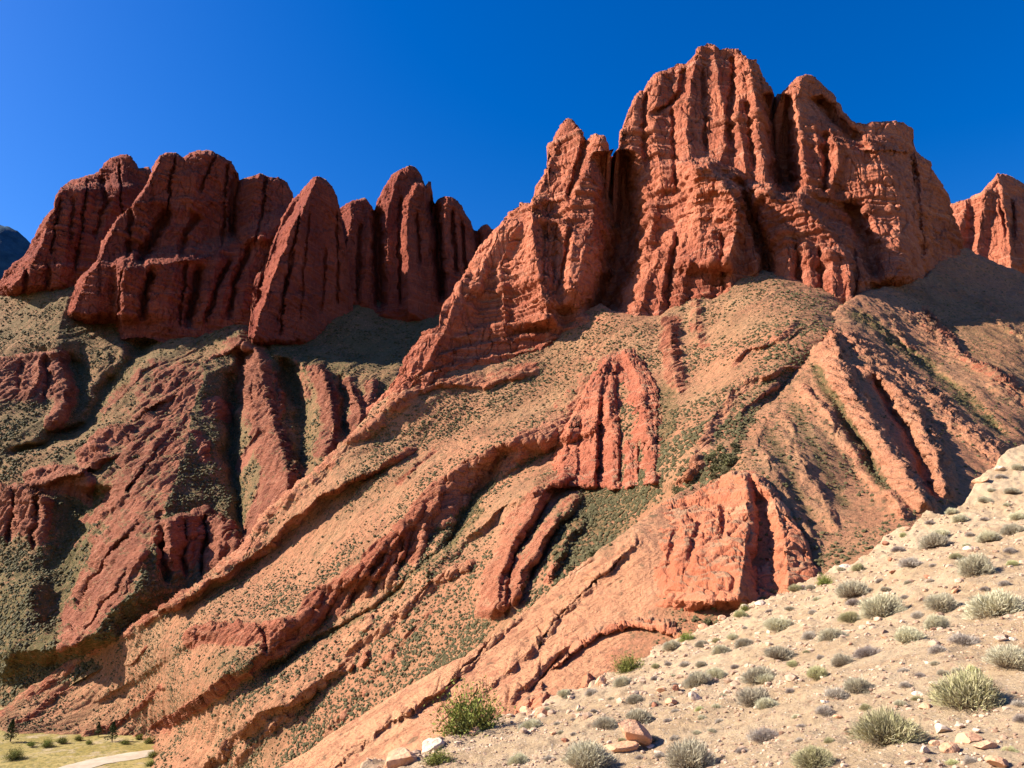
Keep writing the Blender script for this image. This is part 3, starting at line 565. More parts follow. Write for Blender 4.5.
f5 = cliff([(330,225),(335,212),(340,208),(348,203),(357,199),(365,198),(370,204),(375,211),(377,201),(382,191),(387,182),(392,174),(401,169),(409,165),(416,167),(421,174),(424.5,184),(425.5,187),(428,181),(431,182),(432,196),(434.6,204),(438,199),(445,196),(453,197),(460,204),(465,213),(470,221),(473.6,230),(477,231),(482,226),(487,224),(492,229),(500,231),(525,245)],
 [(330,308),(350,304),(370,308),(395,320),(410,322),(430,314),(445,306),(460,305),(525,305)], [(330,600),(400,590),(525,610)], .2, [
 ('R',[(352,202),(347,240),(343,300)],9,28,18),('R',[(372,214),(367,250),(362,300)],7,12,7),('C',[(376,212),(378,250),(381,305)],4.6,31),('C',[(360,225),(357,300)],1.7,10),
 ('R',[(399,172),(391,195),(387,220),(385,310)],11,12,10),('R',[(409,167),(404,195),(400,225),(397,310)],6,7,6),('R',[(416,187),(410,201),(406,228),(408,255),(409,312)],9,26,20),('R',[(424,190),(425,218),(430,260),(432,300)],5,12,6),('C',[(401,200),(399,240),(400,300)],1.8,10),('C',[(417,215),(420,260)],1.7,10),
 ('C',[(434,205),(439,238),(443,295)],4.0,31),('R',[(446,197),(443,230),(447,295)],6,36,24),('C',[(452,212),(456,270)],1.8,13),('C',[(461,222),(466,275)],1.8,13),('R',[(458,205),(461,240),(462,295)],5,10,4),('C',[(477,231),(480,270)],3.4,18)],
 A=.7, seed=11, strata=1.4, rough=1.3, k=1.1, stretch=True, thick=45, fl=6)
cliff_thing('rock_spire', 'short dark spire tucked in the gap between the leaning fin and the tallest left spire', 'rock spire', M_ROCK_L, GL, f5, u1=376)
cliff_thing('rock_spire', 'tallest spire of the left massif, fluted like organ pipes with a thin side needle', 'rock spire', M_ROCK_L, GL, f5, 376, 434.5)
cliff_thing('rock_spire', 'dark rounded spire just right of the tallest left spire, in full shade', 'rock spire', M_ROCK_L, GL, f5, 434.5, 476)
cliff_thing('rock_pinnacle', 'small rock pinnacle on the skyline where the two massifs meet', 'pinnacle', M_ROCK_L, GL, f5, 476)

# --- central massif: one fused wall of rock
GC = 'cliffs and spires of the central massif'
cm = cliff([(366,408),(372,404),(379,399),(389,387),(402,365),(409,350),(423,333),(438,325),(443,303),(452,292),(463,276),(470,264),(477,249),(486,238),(493,230),(500,225),(503,220),(511,210),(520,203),(528,202),(533,201),(534,196),(538,183),(543,173),(548,161),(548.5,147),(554,137),(560,125),(567,118),(572,119),(578,125),(581,132),(586,139),(588,140),(591,135.5),(596,134),(603,135.5),(608,144),(611,156),(613,157),(615.5,154),(619,144),(621,134),(625,120),(629,108),(634,98),(640,91),(645,90),(649,81),(658,72),(670,68),(678,63),(686,64),(691.5,57),(698,47),(707,43),(715,44),(720,50),(727,47.5),(736,48.6),(742,52),(749,59),(756,59),(759,66),(763,76),(769,84),(773,93),(775.5,98),(778,96),(785,91),(790,84),(796.5,77),(806.6,74),(815,77),(823.6,86),(832,93),(837,99),(842,110),(848,116),(855,124),(865.5,124),(872,121.6),(892.6,121.6),(903,122),(908,126),(913,129),(914.6,149.7),(921,156.5),(930,161.6),(933,172),(943.4,185),(948.5,195),(950,204),(960,236),(964,246),(968,262)],
 [(366,410),(372,405),(400,390),(440,374),(470,372),(500,366),(518,360),(542,346),(557,340),(580,322),(600,312),(612,320),(640,326),(660,325),(680,310),(700,304),(712,310),(725,302),(742,287),(764,279),(784,285),(815,297),(832,301),(852,299),(872,284),(899,283),(926,285),(937,268),(960,250),(968,264)],
 [(366,302),(450,308),(560,310),(612,298),(700,290),(770,286),(850,282),(900,294),(968,338)], .52, [
 # buttress and twin spires
 ('R',[(500,226),(490,250),(470,290),(450,330),(437,360),(425,390)],40,15,7.6),('R',[(463,278),(452,310),(440,340),(425,365),(405,392)],19,9,4.7),('R',[(443,305),(432,330),(420,355),(398,392)],16,7,3.3),
 ('R',[(533,205),(531,229),(535,249),(538,269),(542,290),(548,318)],48,16,17.0),('R',[(516,225),(505,250),(499,266),(503,296),(504,330)],28,9,5.1),('R',[(485,270),(474,300),(468,330)],19,8,3.3),
 ('C',[(571,225),(566,255),(559,285)],2.5,5),('C',[(545,225),(543,280)],1.2,2.5),('C',[(556,228),(553,290)],1.2,2.5),('S',[(528,216),(540,219),(572,226)],6,4,70),('S',[(498,266),(520,262),(545,258)],2.5,2,25),('S',[(500,285),(540,278),(580,282)],2.5,2,20),
 ('R',[(597,136),(590,160),(582,180),(573,200),(568,220),(572,240),(570,270),(564,300)],34,30,12.8),('R',[(567,119),(556,147),(547,171),(539,196)],12,38,8.6),('C',[(586,140),(579,168),(569,197)],3.2,8),('R',[(604,140),(603,175),(594,215),(583,255),(575,290)],16,14,4.0),
 ('S',[(440,356),(470,346),(500,341),(540,335),(562,325)],4,3,30),('S',[(420,378),(450,366),(490,357),(530,350),(555,338)],4,3,30),('S',[(455,338),(490,328),(530,322),(560,314)],3,3,20),
 # cleft with the recessed wall
 ('C',[(614,156),(619,180),(624,230),(619,270),(604,310)],16,42),
 # tallest peak
 ('R',[(637,94),(634,118),(632,142),(636,165),(641,189),(646,220)],17,11,4.0),('R',[(661,72),(656,98),(654,125),(658,152),(663,182),(654,220),(635,264),(622,295)],22,13,4.7),('C',[(685,70),(682,90),(671,104),(656,112)],4,6),('C',[(646,95),(643,130),(647,165)],2.2,5),
 ('R',[(698,50),(692,74),(688,101),(687,128),(688,155),(696,168)],19,11,4.7),('R',[(715,46),(717,67),(720,94),(725,118),(724,145),(720,162)],20,9,4.7),('R',[(749,60),(752,81),(757,98),(759,132),(766,165),(771,190)],19,8,5.9),('R',[(739,101),(737,118),(741,142),(746,168)],12,6,4.0),('C',[(731,60),(733,85),(729,110),(731,140)],3,6),('C',[(748,105),(750,135),(755,165)],2.4,5),('C',[(704,70),(704,110),(706,150)],1.8,4),('C',[(672,110),(674,150),(676,190)],2,4),
 ('S',[(690,172),(703,165),(716,163),(735,172),(746,182)],9,5,90),
 ('S',[(684,182),(704,176),(724,176),(746,183)],1.6,1.5,5),('S',[(684,189),(704,183),(724,183),(746,190)],1.6,1.5,5),('S',[(684,196),(704,190),(724,190),(746,197)],1.6,1.5,5),('S',[(684,204),(704,198),(724,198),(746,205)],1.6,1.5,5),('S',[(684,213),(704,207),(724,207),(746,214)],1.6,1.5,5),('S',[(684,223),(704,217),(724,217),(746,224)],1.6,1.5,5),('S',[(684,234),(704,228),(724,228),(746,235)],1.6,1.5,5),('R',[(708,166),(724,185),(736,205),(736,230),(727,262)],75,11,16.0),
 ('R',[(658,256),(648,280),(640,312)],14,6,2.7),('R',[(672,236),(664,270),(660,318)],12,5,3.3),('R',[(690,262),(684,280),(680,302)],16,6,2.7),('R',[(712,232),(712,270),(708,304)],19,6,3.3),('R',[(734,246),(734,265),(728,292)],14,8,3.3),
 ('C',[(677,240),(670,280),(668,305)],1.8,4),('C',[(722,235),(723,290)],1.8,4),
 # cleft, right tower
 ('C',[(777,98),(781,130),(784,165),(786,192)],11,36),
 ('R',[(803,76),(795,104),(799,134),(803,162),(812,192)],17,14,6.6),('C',[(820,100),(834,118),(850,134),(862,146)],8,14),('R',[(815,124),(818,148),(821,178)],11,6,4.0),('R',[(833,130),(838,150),(837,168),(829,192)],16,9,5.3),('C',[(826,135),(827,165),(823,190)],2.5,6),
 ('R',[(868,144),(879,153),(889,172),(903,195),(910,222),(908,255),(906,275)],62,24,18.0,1.0),('R',[(893,123),(899,135),(902,150)],43,12,6.0),('S',[(862,152),(885,151),(908,154)],-5,2,25),('C',[(850,205),(858,225),(868,245),(873,275)],9,14),('R',[(931,166),(940,200),(948,235)],14,12,4.0),('R',[(918,162),(924,210),(930,260)],11,9,3.3),('C',[(914,165),(919,210),(922,255)],2.5,6),('R',[(921,156),(928,180),(932,205)],9,8,3.3),
 # rough block in front
 ('R',[(785,190),(812,215),(838,245),(850,272),(850,300)],85,24,20.0),('C',[(741,182),(748,206),(758,233),(768,262),(764,282)],6,16),('R',[(747,216),(752,240),(757,270)],9,7,4.0),('R',[(785,232),(788,258),(790,285)],14,9,3.3),('R',[(806,245),(810,268),(812,295)],14,9,3.3),('R',[(830,252),(833,275),(834,300)],16,9,3.3),('C',[(798,245),(800,290)],2,4),('C',[(820,250),(822,296)],2,4),('C',[(853,248),(856,270),(855,296)],2.6,6),('R',[(866,250),(868,270),(865,290)],11,10,3.3),
 ], A=.30, seed=14, strata=1.9, rough=1.25, fl=7, du=.55)
cliff_thing('rock_buttress', 'broad stepped buttress with level ledges and twin spires on top, left of the tallest peak', 'buttress', M_ROCK, GC, cm, u1=613)
cliff_thing('rock_peak', 'tallest orange red peak with rounded fluted summit and a banded bulge at its front', 'peak', M_ROCK, GC, cm, 613, 777)
cliff_thing('rock_tower', 'right hand tower of the massif with a boxy head block and a smooth triangular face', 'rock tower', M_ROCK, GC, cm, u0=777)
c7 = cliff([(942,232),(950,204),(967,199),(981,192),(989,182),(997.6,173),(1006,174),(1016,178.5),(1024,183.5),(1040,200),(1060,230),(1095,295)],
 [(942,262),(965,262),(985,267),(1010,278),(1024,284),(1095,305)], [(942,410),(1095,400)], .3, [
 ('R',[(998,175),(1003,200),(1010,235),(1012,270)],45,20,20),('R',[(1018,205),(1021,225),(1024,260)],9,14,8),('C',[(1011,200),(1014,235)],2,5),('R',[(966,200),(960,230),(955,258)],16,14,8),('R',[(985,192),(980,225),(976,260)],12,12,6),('C',[(1000,205),(1006,230)],1.6,4)],
 A=.7, seed=17, fl=9)
cliff_thing('rock_peak', 'separate red peak on the skyline at the right edge of the photo', 'peak', M_ROCK, None, c7)

# --- outcrops lower on the slopes
GO = 'rock outcrops on the middle slopes'
o1 = cliff([(540,480),(543,474),(553,445),(572,412),(588,380),(600,360),(607,353),(615,350),(625,346),(634,346),(645,358),(656,378),(661,400),(663,440),(662,470),(664,480)],
 [(540,482),(560,486),(585,487),(600,486),(612,489),(622,489),(640,485),(655,483),(664,482)], 'central_mountain_slope', 3.2, [
 ('R',[(606,357),(599,395),(597,430),(594,480)],52,6,7,.8),('C',[(603,398),(600,430),(598,482)],2.2,5),('R',[(608,400),(612,430),(612,486)],8,8,6,.6),('R',[(613,366),(610,385),(610,397)],6,6,4,.6),('C',[(620,385),(626,410),(630,440)],7,4),('R',[(641,398),(646,415),(648,432)],8,6,5,.7),('R',[(628,446),(630,484)],5,5,3.5,.6),('R',[(649,440),(652,484)],9,8,6,.7),('R',[(625,349),(638,378),(645,395)],8,12,4),('C',[(640,440),(640,484)],2,4),('C',[(622,410),(622,484)],2,3),('R',[(572,418),(566,445),(560,484)],14,10,3),('C',[(582,420),(578,484)],1.5,2)],
 A=.5, fl=4, seed=21, k=.7, rough=1.0, thick=14, rtop=9, under=3, rimw=(26, 10), warp=.8)
cliff_thing('rock_outcrop', 'dark fluted outcrop of upright pillars standing alone in the middle of the slope', 'outcrop', M_ROCK, GO, o1)
o2 = cliff([(636,560),(640,545),(645,524),(660,505),(675,496),(690,489),(706,478),(720,469),(731,463),(745,466),(757,470),(770,480),(783,495),(797,516),(806,535),(814,553),(820,566),(828,584)],
 [(636,612),(670,628),(700,634),(730,626),(760,616),(790,608),(815,603),(828,592)], 'front_spur', .3, [
 ('R',[(738,464),(746,490),(748,525),(738,600)],90,16,7,.8),('R',[(757,472),(774,500),(785,540),(790,592)],16,46,5,1.0),('C',[(750,475),(758,500),(762,530),(756,560)],4,4),('C',[(722,505),(722,535)],2,2),('C',[(700,520),(690,560)],3,1.5),('C',[(676,528),(668,570)],3,1.5)],
 A=.3, fl=5, seed=23, k=.5, rough=.9, strata=.5, thick=10, rtop=12, rimw=(50, 16), rimb=34, warp=1.0)
cliff_thing('rock_bulge', 'smooth red bulge with a deep crease, just above the pale foreground slope', 'rock bulge', M_ROCK_N, GO, o2)
o3 = cliff([(512,712),(520,701),(535,683),(552,663),(575,641),(595,626),(615,617),(640,612),(660,613),(680,625),(692,640),(697,658)],
 [(512,716),(560,714),(600,708),(640,697),(680,680),(697,668)], 'front_spur', 1.5, [
 ('S',[(548,676),(575,655),(595,641),(615,633),(640,630),(665,634),(696,652)],-7,4),('R',[(588,676),(585,712)],12,14,8),('R',[(560,688),(555,712)],10,10,3),('R',[(622,662),(618,705)],18,18,7),('S',[(540,698),(580,684),(620,672),(670,664)],2,4)],
 A=.35, fl=3, seed=25, k=.4, rough=1.2, strata=.6, thick=10, rtop=8)
cliff_thing('rock_alcove', 'low orange outcrop with a shadowed overhanging alcove at the edge of the foreground', 'outcrop', M_ROCK_N, GO, o3)

# ------------------------------------------------------------------ valley floor, road, distant hill
ZF = -67.0
def valley_mats():
    T = NT('valley_meadow')
    n = T.noise(T.map((.05, .05, .05)), 1, 5, .65); n2 = T.noise(T.map((.6, .6, .6)), 1, 4, .7)
    c = T.mix(T.ramp(n, .35, .65), (.23, .17, .045), (.33, .245, .095))
    c = T.mix(T.ramp(n2, .52, .38, 0, .8), c, (.11, .10, .032))
    c = T.mix(T.ramp(T.noise(T.map((.13, .13, .13)), 1, 5, .7), .52, .66, 0, .8), c, (.36, .27, .17))
    T.set(T.b.inputs['Base Color'], c); T.set(T.b.inputs['Normal'], T.bump(n2, .8, .5)); return T.m
g = 7000.0
ys = np.concatenate([-np.geomspace(900, 40, 20), np.linspace(0, 600, 60), np.geomspace(640, g, 20)])
xs = np.concatenate([-np.geomspace(g, 460, 20), np.linspace(-440, 440, 80), np.geomspace(460, g, 20)])
gx, gy = np.meshgrid(xs, ys); gz = ZF + .5 * fbm2(gx / 40, gy / 40, 3, 90)
link('valley_floor', mesh_from('valley_floor', np.stack([gx, gy, gz], -1), grid_faces(len(ys), len(xs)), valley_mats()), kind='structure')
def floor_pt(u, v, z=ZF + .1):
    a, b = ratios(u, v); Y = z / b; return (a * Y, Y, z)
rc = [floor_pt(20, 785), floor_pt(75, 768), floor_pt(105, 760), floor_pt(128, 756.5), floor_pt(146, 754), floor_pt(160, 752)]
rc = np.array(rc); tt = np.linspace(0, len(rc) - 1, 60)
cx = np.interp(tt, range(len(rc)), rc[:, 0]); cy = np.interp(tt, range(len(rc)), rc[:, 1])
tx, ty = np.gradient(cx), np.gradient(cy); L_ = np.hypot(tx, ty); tx /= L_; ty /= L_
Vr = []
for k in np.linspace(-1, 1, 7):
    hw = 5.0 + .9 * fbm2(cx / 7, cy / 7 + k * 9, 2, 77)
    Vr.append(np.stack([cx - ty * hw * k, cy + tx * hw * k, ZF + .12 + .5 * fbm2((cx - ty * hw * k) / 40, (cy + tx * hw * k) / 40, 3, 90) + .1 * (1 - k * k)], -1))
link('dirt_road', mesh_from('dirt_road', np.array(Vr), grid_faces(7, 60), simple_mat('pale_road_dirt', (.36, .28, .20), (.46, .38, .29), .25, bump=.05)), kind='structure')
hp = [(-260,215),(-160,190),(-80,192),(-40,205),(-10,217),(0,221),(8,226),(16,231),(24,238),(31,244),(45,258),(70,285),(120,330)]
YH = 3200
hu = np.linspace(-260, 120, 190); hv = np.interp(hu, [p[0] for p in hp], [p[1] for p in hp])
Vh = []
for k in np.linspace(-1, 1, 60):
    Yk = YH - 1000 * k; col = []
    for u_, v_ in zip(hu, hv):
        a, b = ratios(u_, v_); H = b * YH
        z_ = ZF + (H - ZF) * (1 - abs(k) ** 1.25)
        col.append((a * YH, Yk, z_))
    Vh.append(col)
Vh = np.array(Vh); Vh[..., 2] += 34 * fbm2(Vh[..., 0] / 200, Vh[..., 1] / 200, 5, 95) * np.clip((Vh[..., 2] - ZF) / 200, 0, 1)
link('distant_hill', mesh_from('distant_hill', Vh, grid_faces(60, 190), simple_mat('haze_tinted_forest', (.014, .045, .075), (.035, .085, .125), .02, bump=8, bscale=.03)), kind='structure')  # dark forest, with the blue of distant haze painted into its colour

M_BARK = simple_mat('bark', (.10, .07, .05), (.16, .11, .08), 2)
def tree(u, v, hpx, seed, label):
    p = floor_pt(u, v, ZF + .2); H = hpx * p[1] / FPX; r = np.random.default_rng(seed)
    root = link('conifer_tree', None, p, label, 'tree', 'small trees on the valley meadow')
    a = np.linspace(0, 2 * np.pi, 8, endpoint=False); V_ = []
    for q in np.linspace(0, 1, 7):
        rad = .035 * H * (1 - .85 * q); V_.append(np.stack([np.cos(a) * rad + .02 * H * math.sin(3 * q + seed), np.sin(a) * rad, np.full(8, q * H * .92 - .2)], -1))
    link('trunk', mesh_from('trunk', np.array(V_), grid_faces(7, 8, True), M_BARK), parent=root)
    n = 900; q = r.random(n) ** .8; z = H * (.12 + .88 * q); env = (.30 * H * (1 - q) ** .75 + .02 * H) * (1 + .35 * np.sin(z * 2.1 + seed) * (1 - q))
    an = r.random(n) * 6.283; rd = env * np.sqrt(r.random(n)) * (1 + .3 * np.sin(3 * an + seed))
    C_ = np.stack([np.cos(an) * rd, np.sin(an) * rd, z - .25 * rd], -1)
    d1 = r.normal(size=(n, 3)); d1 /= np.linalg.norm(d1, axis=1, keepdims=True); d2 = np.cross(d1, r.normal(size=(n, 3))); d2 /= np.linalg.norm(d2, axis=1, keepdims=True)
    sz = (.035 * H * (.6 + .8 * r.random(n)))[:, None]
    Vq = np.stack([C_ - d1 * sz, C_ + d2 * sz * .6, C_ + d1 * sz, C_ - d2 * sz * .6], 1)
    link('crown', mesh_from('crown', Vq, np.arange(n * 4).reshape(-1, 4), simple_mat('conifer_foliage', (.03, .042, .016), (.07, .085, .03), .8)), parent=root)
# ------------------------------------------------------------------ foreground hillside
FGP = [(1024,448,45),(960,490,42),(870,545,38),(780,590,34),(705,625,30),(640,657,26),(560,697,20),(480,727,16),(400,754,13),(360,770,11.5),
 (970,690,7.6),(700,760,8),(1024,768,5),(512,768,9.8),(850,690,9),(850,600,20),(950,560,19),(1024,560,17.5),(750,680,12.5),(640,740,10),(900,768,5.6),(1100,560,16),(1150,460,40)]
S1 = TPS([P(*c) for c in FGP], smooth=.02)
EDGE = [(1150,410,48),(1024,446,46),(985,472,44),(960,490,42),(915,518,40),(870,545,38),(820,570,36),(780,590,34),(740,610,32),(705,626,30),(670,643,28),(640,658,26),(600,680,23),(560,697,20),(520,712,18),(480,727,16),(440,740,14.5),(400,754,13),(360,770,11.5),(300,800,10),(200,850,9),(0,950,8)]
et = np.array([math.atan2(P(*c)[0], P(*c)[1]) for c in EDGE])[::-1]; er = np.array([math.hypot(*P(*c)[:2]) for c in EDGE])[::-1]
fth = np.linspace(R_(-42), R_(47), 1050); DL2 = .0038
frr = np.exp(np.arange(math.log(2.2), math.log(62), DL2))
FT, FR = np.meshgrid(fth, frr); FX = np.sin(FT) * FR; FY = np.cos(FT) * FR
ci = np.unique(np.append(np.arange(0, len(frr), 6), len(frr) - 1)); cj = np.unique(np.append(np.arange(0, len(fth), 6), len(fth) - 1))
Zc = S1(FX[np.ix_(ci, cj)], FY[np.ix_(ci, cj)])
Zr = np.stack([np.interp(np.arange(len(fth)), cj, row) for row in Zc])
FZ = np.stack([np.interp(np.arange(len(frr)), ci, Zr[:, j]) for j in range(len(fth))], 1)
re = np.interp(FT, et, er) * (1 + .05 * fbm2(FT * 22, FT * 0, 3, 101))
k = FR - re
k0 = .03 * re
FZ -= .8 * np.where(k > -k0, (k + k0) ** 2 / (k0 * 2 + np.abs(k)), 0)
rkg = sstep(-.16, .02, k / re) * sstep(42, 30, re)                              # broken rock towards the lip
FZ += .035 * FR ** .35 * fbm2(FX / 2.2, FY / 2.2, 4, 103) + .012 * FR ** .5 * fbm2(FX / .35, FY / .35, 4, 107)
FZ += rkg * .09 * np.sqrt(FR / 20) * (ridge(fbm2(FX / 1.3, FY / 1.3, 3, 109)) - .3)
def make_fg_mat():
    T = NT('stony_ground')
    a = T.noise(T.map((.35, .35, .35)), 1, 6, .65); b = T.noise(T.map((5, 5, 5)), 1, 6, .75)
    c = T.mix(T.ramp(a, .35, .68), (.35, .235, .135), (.43, .31, .195))
    c = T.mix(T.ramp(b, .42, .3, 0, .7), c, (.24, .15, .095))
    c = T.mix(T.ramp(b, .58, .72, 0, .5), c, (.52, .39, .27))
    m2 = T.noise(T.map((1.1, 1.1, 1.1)), 1, 6, .75)
    c = T.mix(T.ramp(m2, .46, .34, 0, .7), c, (.31, .20, .12))
    c = T.mix(T.ramp(m2, .58, .7, 0, .6), c, (.52, .39, .265))
    w1 = T.voro(T.map((11, 11, 11)), 1, 'F1', 'Color'); w2 = T.voro(T.map((11, 11, 11)), 1, 'F1', 'Distance')
    wx_ = T.n('ShaderNodeSeparateXYZ'); T.set(wx_.inputs[0], w1)
    c = T.mix(T.math('MULTIPLY', T.math('MULTIPLY', T.ramp(wx_.outputs[0], .6, .66), T.ramp(w2, .40, .28)), .75), c, T.mix(wx_.outputs[1], (.20, .115, .07), (.55, .36, .24)))
    v = T.voro(T.map((26, 26, 26)), 1, 'F1', 'Color'); vd = T.voro(T.map((26, 26, 26)), 1, 'F1', 'Distance')
    sx = T.n('ShaderNodeSeparateXYZ'); T.set(sx.inputs[0], v)
    st = T.math('MULTIPLY', T.ramp(sx.outputs[0], .62, .7), T.ramp(vd, .42, .3))
    c = T.mix(T.math('MULTIPLY', st, .6), c, T.mix(sx.outputs[1], (.40, .27, .19), (.68, .56, .44)))
    c = T.mix(T.math('MULTIPLY', T.attr('rock'), T.ramp(T.noise(T.map((1.5, 1.5, 1.5)), 1, 5, .7), .42, .55)), c, (.56, .37, .235))
    T.set(T.b.inputs['Base Color'], c)
    h = T.math('ADD', T.math('MULTIPLY', T.noise(T.map((9, 9, 9)), 1, 7, .75), .6), T.math('MULTIPLY', st, .12))
    T.set(T.b.inputs['Normal'], T.bump(h, 1.0, .12)); return T.m
link('foreground_hillside', mesh_from('foreground_hillside', np.stack([FX, FY, FZ], -1), grid_faces(len(frr), len(fth)), make_fg_mat(), {'rock': rkg.ravel()}), kind='structure')
def fg_z(x, y):
    t = np.arctan2(x, y); r = np.hypot(x, y)
    j = np.clip((t - fth[0]) / (fth[1] - fth[0]), 0, len(fth) - 1.01); i = np.clip((np.log(r) - math.log(2.2)) / DL2, 0, len(frr) - 1.01)
    i0 = i.astype(int); j0 = j.astype(int); a = i - i0; b = j - j0
    return FZ[i0, j0] * (1 - a) * (1 - b) + FZ[i0 + 1, j0] * a * (1 - b) + FZ[i0, j0 + 1] * (1 - a) * b + FZ[i0 + 1, j0 + 1] * a * b
def fg_hit(u, v):
    a, b = ratios(u, v); Y = np.geomspace(2.5, 60, 2500)
    g_ = b * Y - fg_z(a * Y, Y); k = np.where(g_ < 0)[0]
    if not len(k): return None
    Yh = Y[k[0]]
    if Yh > np.interp(math.atan2(a, 1), et, er) / math.hypot(a, 1) * 1.03: return None
    return np.array([a * Yh, Yh, fg_z(np.array([a * Yh]), np.array([Yh]))[0]])
# ------------------------------------------------------------------ shrubs
def make_shrub_mat(name, root, tip, alt):
    T = NT(name); T.b.inputs['Roughness'].default_value = .8
    t = T.attr('tip'); rv = T.attr('var')
    c = T.mix(rv, tip, alt); c = T.mix(T.ramp(t, .15, .75), root, c)
    oi = T.n('ShaderNodeObjectInfo').outputs['Random']
    h = T.n('ShaderNodeHueSaturation'); T.set(h.inputs['Color'], c); T.set(h.inputs['Value'], T.ramp(oi, 0, 1, .8, 1.2)); T.set(h.inputs['Hue'], T.ramp(oi, 0, 1, .485, .515))
    T.set(T.b.inputs['Base Color'], h.outputs[0]); return T.m
M_GREY = make_shrub_mat('dry_shrub', (.19, .14, .10), (.54, .475, .34), (.44, .395, .265))
M_GTOP = make_shrub_mat('straw_green_shrub', (.19, .145, .095), (.43, .415, .18), (.53, .47, .29))
M_GREEN = make_shrub_mat('leafy_shrub', (.10, .075, .045), (.17, .20, .045), (.26, .26, .06))
M_VIOLET = make_shrub_mat('grey_violet_shrub', (.18, .135, .11), (.44, .37, .30), (.34, .28, .24))
M_DARK = make_shrub_mat('dark_shrub', (.05, .04, .02), (.085, .08, .034), (.14, .12, .055))
def shrub_mesh(name, n, mat, seed, height=.62, leaf=0.0, wd=.011, spread=1.0):
    """unit wide dome of thin curved stems, with small leaves when leaf > 0"""
    r = np.random.default_rng(seed); V, Q, tip, var = [], [], [], []
    lob = r.normal(0, .22, (5, 2))
    for i in range(n):
        th_ = r.random() * 2 * math.pi; el = math.acos(r.random() ** .8 * .97) * spread
        l = (.36 + .16 * r.random()) * (1 + .25 * math.sin(3 * th_ + seed))
        b0 = np.array([*(r.normal(0, .06, 2)), -.03]) + np.array([*lob[i % 5] * .6, 0])
        d = np.array([math.sin(el) * math.cos(th_), math.sin(el) * math.sin(th_), math.cos(el) * height / .5])
        up = np.array([0, 0, 1.])
        p1 = b0 + d * l * .5 + r.normal(0, .02, 3); p2 = b0 + d * l + up * .06 * (r.random() - .2) + r.normal(0, .035, 3)
        sd = np.cross(d, r.normal(size=3)); sd /= np.linalg.norm(sd) + 1e-9
        w_ = wd * (.6 + .8 * r.random()); k = len(V); vr = r.random()
        V += [b0 - sd * w_ * .6, b0 + sd * w_ * .6, p1 + sd * w_ * .8, p1 - sd * w_ * .8, p2 + sd * w_ * .35, p2 - sd * w_ * .35]
        Q += [(k, k + 1, k + 2, k + 3), (k + 3, k + 2, k + 4, k + 5)]; tip += [0, 0, .5, .5, 1, 1]; var += [vr] * 6
        if leaf:
            for q in range(5):
                f = .45 + .6 * r.random(); c = b0 + (p2 - b0) * f + r.normal(0, .03, 3)
                a1 = r.normal(size=3); a1 /= np.linalg.norm(a1); a2 = np.cross(a1, r.normal(size=3)); a2 /= np.linalg.norm(a2) + 1e-9
                k = len(V); s1 = leaf * (.6 + .8 * r.random())
                V += [c - a1 * s1, c + a2 * s1 * .5, c + a1 * s1, c - a2 * s1 * .5]; Q += [(k, k + 1, k + 2, k + 3)]
                tip += [min(1, f)] * 4; var += [r.random()] * 4
    return mesh_from(name, V, Q, mat, {'tip': tip, 'var': var}, smooth=False)
def dome_shrub(name, mat, seed, n=4200, h=.42, wd=.0034, ln=.085, open_=.0):
    """unit wide dome of fine twigs: stems from the root, short forked twigs through the outer shell"""
    r = np.random.default_rng(seed)
    th_ = r.random(n) * 2 * np.pi; ce = r.random(n) ** .75; se = np.sqrt(1 - ce ** 2)
    D = np.stack([se * np.cos(th_), se * np.sin(th_), ce], 1)
    lump = 1 + .26 * fbm3(D[:, 0] * 1.6, D[:, 1] * 1.6, D[:, 2] * 1.6, 3, seed % 90)
    rad = (.35 + .65 * r.random(n) ** .6) * lump
    Pt = D * rad[:, None] * np.array([.46, .46, h])
    dr = D + r.normal(0, .30, (n, 3)); dr[:, 2] += .2; dr /= np.linalg.norm(dr, axis=1, keepdims=True)
    L_ = ln * (.6 + .9 * r.random(n))
    ns = n // 9                                              # the first ones are whole stems from the root
    A0 = Pt - dr * L_[:, None] * .6; A0[:ns] = r.normal(0, .035, (ns, 3)) * np.array([1, 1, .2])
    A1 = Pt + dr * L_[:, None] * .5
    A0[:, 2] = np.maximum(A0[:, 2], -.02); A1[:, 2] = np.maximum(A1[:, 2], .0)
    mid = (A0 + A1) / 2 + r.normal(0, .010, (n, 3))
    sd = np.cross(A1 - A0, r.normal(size=(n, 3))); sd /= np.linalg.norm(sd, axis=1, keepdims=True) + 1e-9
    w_ = (wd * (.6 + .9 * r.random(n)))[:, None]
    V_ = np.stack([A0 - sd * w_, A0 + sd * w_, mid + sd * w_, mid - sd * w_, A1 + sd * w_ * .4, A1 - sd * w_ * .4], 1)
    k = np.arange(n)[:, None] * 6
    Q = np.concatenate([k + np.array([[0, 1, 2, 3]]), k + np.array([[3, 2, 4, 5]])])
    tip = np.clip(np.linalg.norm(V_ / np.array([.46, .46, h]), axis=2), 0, 1.2) ** 2.6
    var = np.repeat(r.random(n), 6)
    return mesh_from(name, V_.reshape(-1, 3), Q, mat, {'tip': tip.ravel(), 'var': var}, smooth=False)
SH = {
 'g': [dome_shrub('dry_shrub', M_GREY, 10 + i, 6000, .36 + .03 * i, .003, .085) for i in range(4)],
 'v': [dome_shrub('dry_shrub', M_VIOLET, 20 + i, 3200, .34 + .04 * i, .003, .08) for i in range(3)],
 't': [dome_shrub('straw_shrub', M_GTOP, 30 + i, 6400, .39 + .03 * i, .003, .09) for i in range(3)],
 'l': [shrub_mesh('leafy_shrub', 420, M_GREEN, 40 + i, .66, .026, .006) for i in range(3)],
}
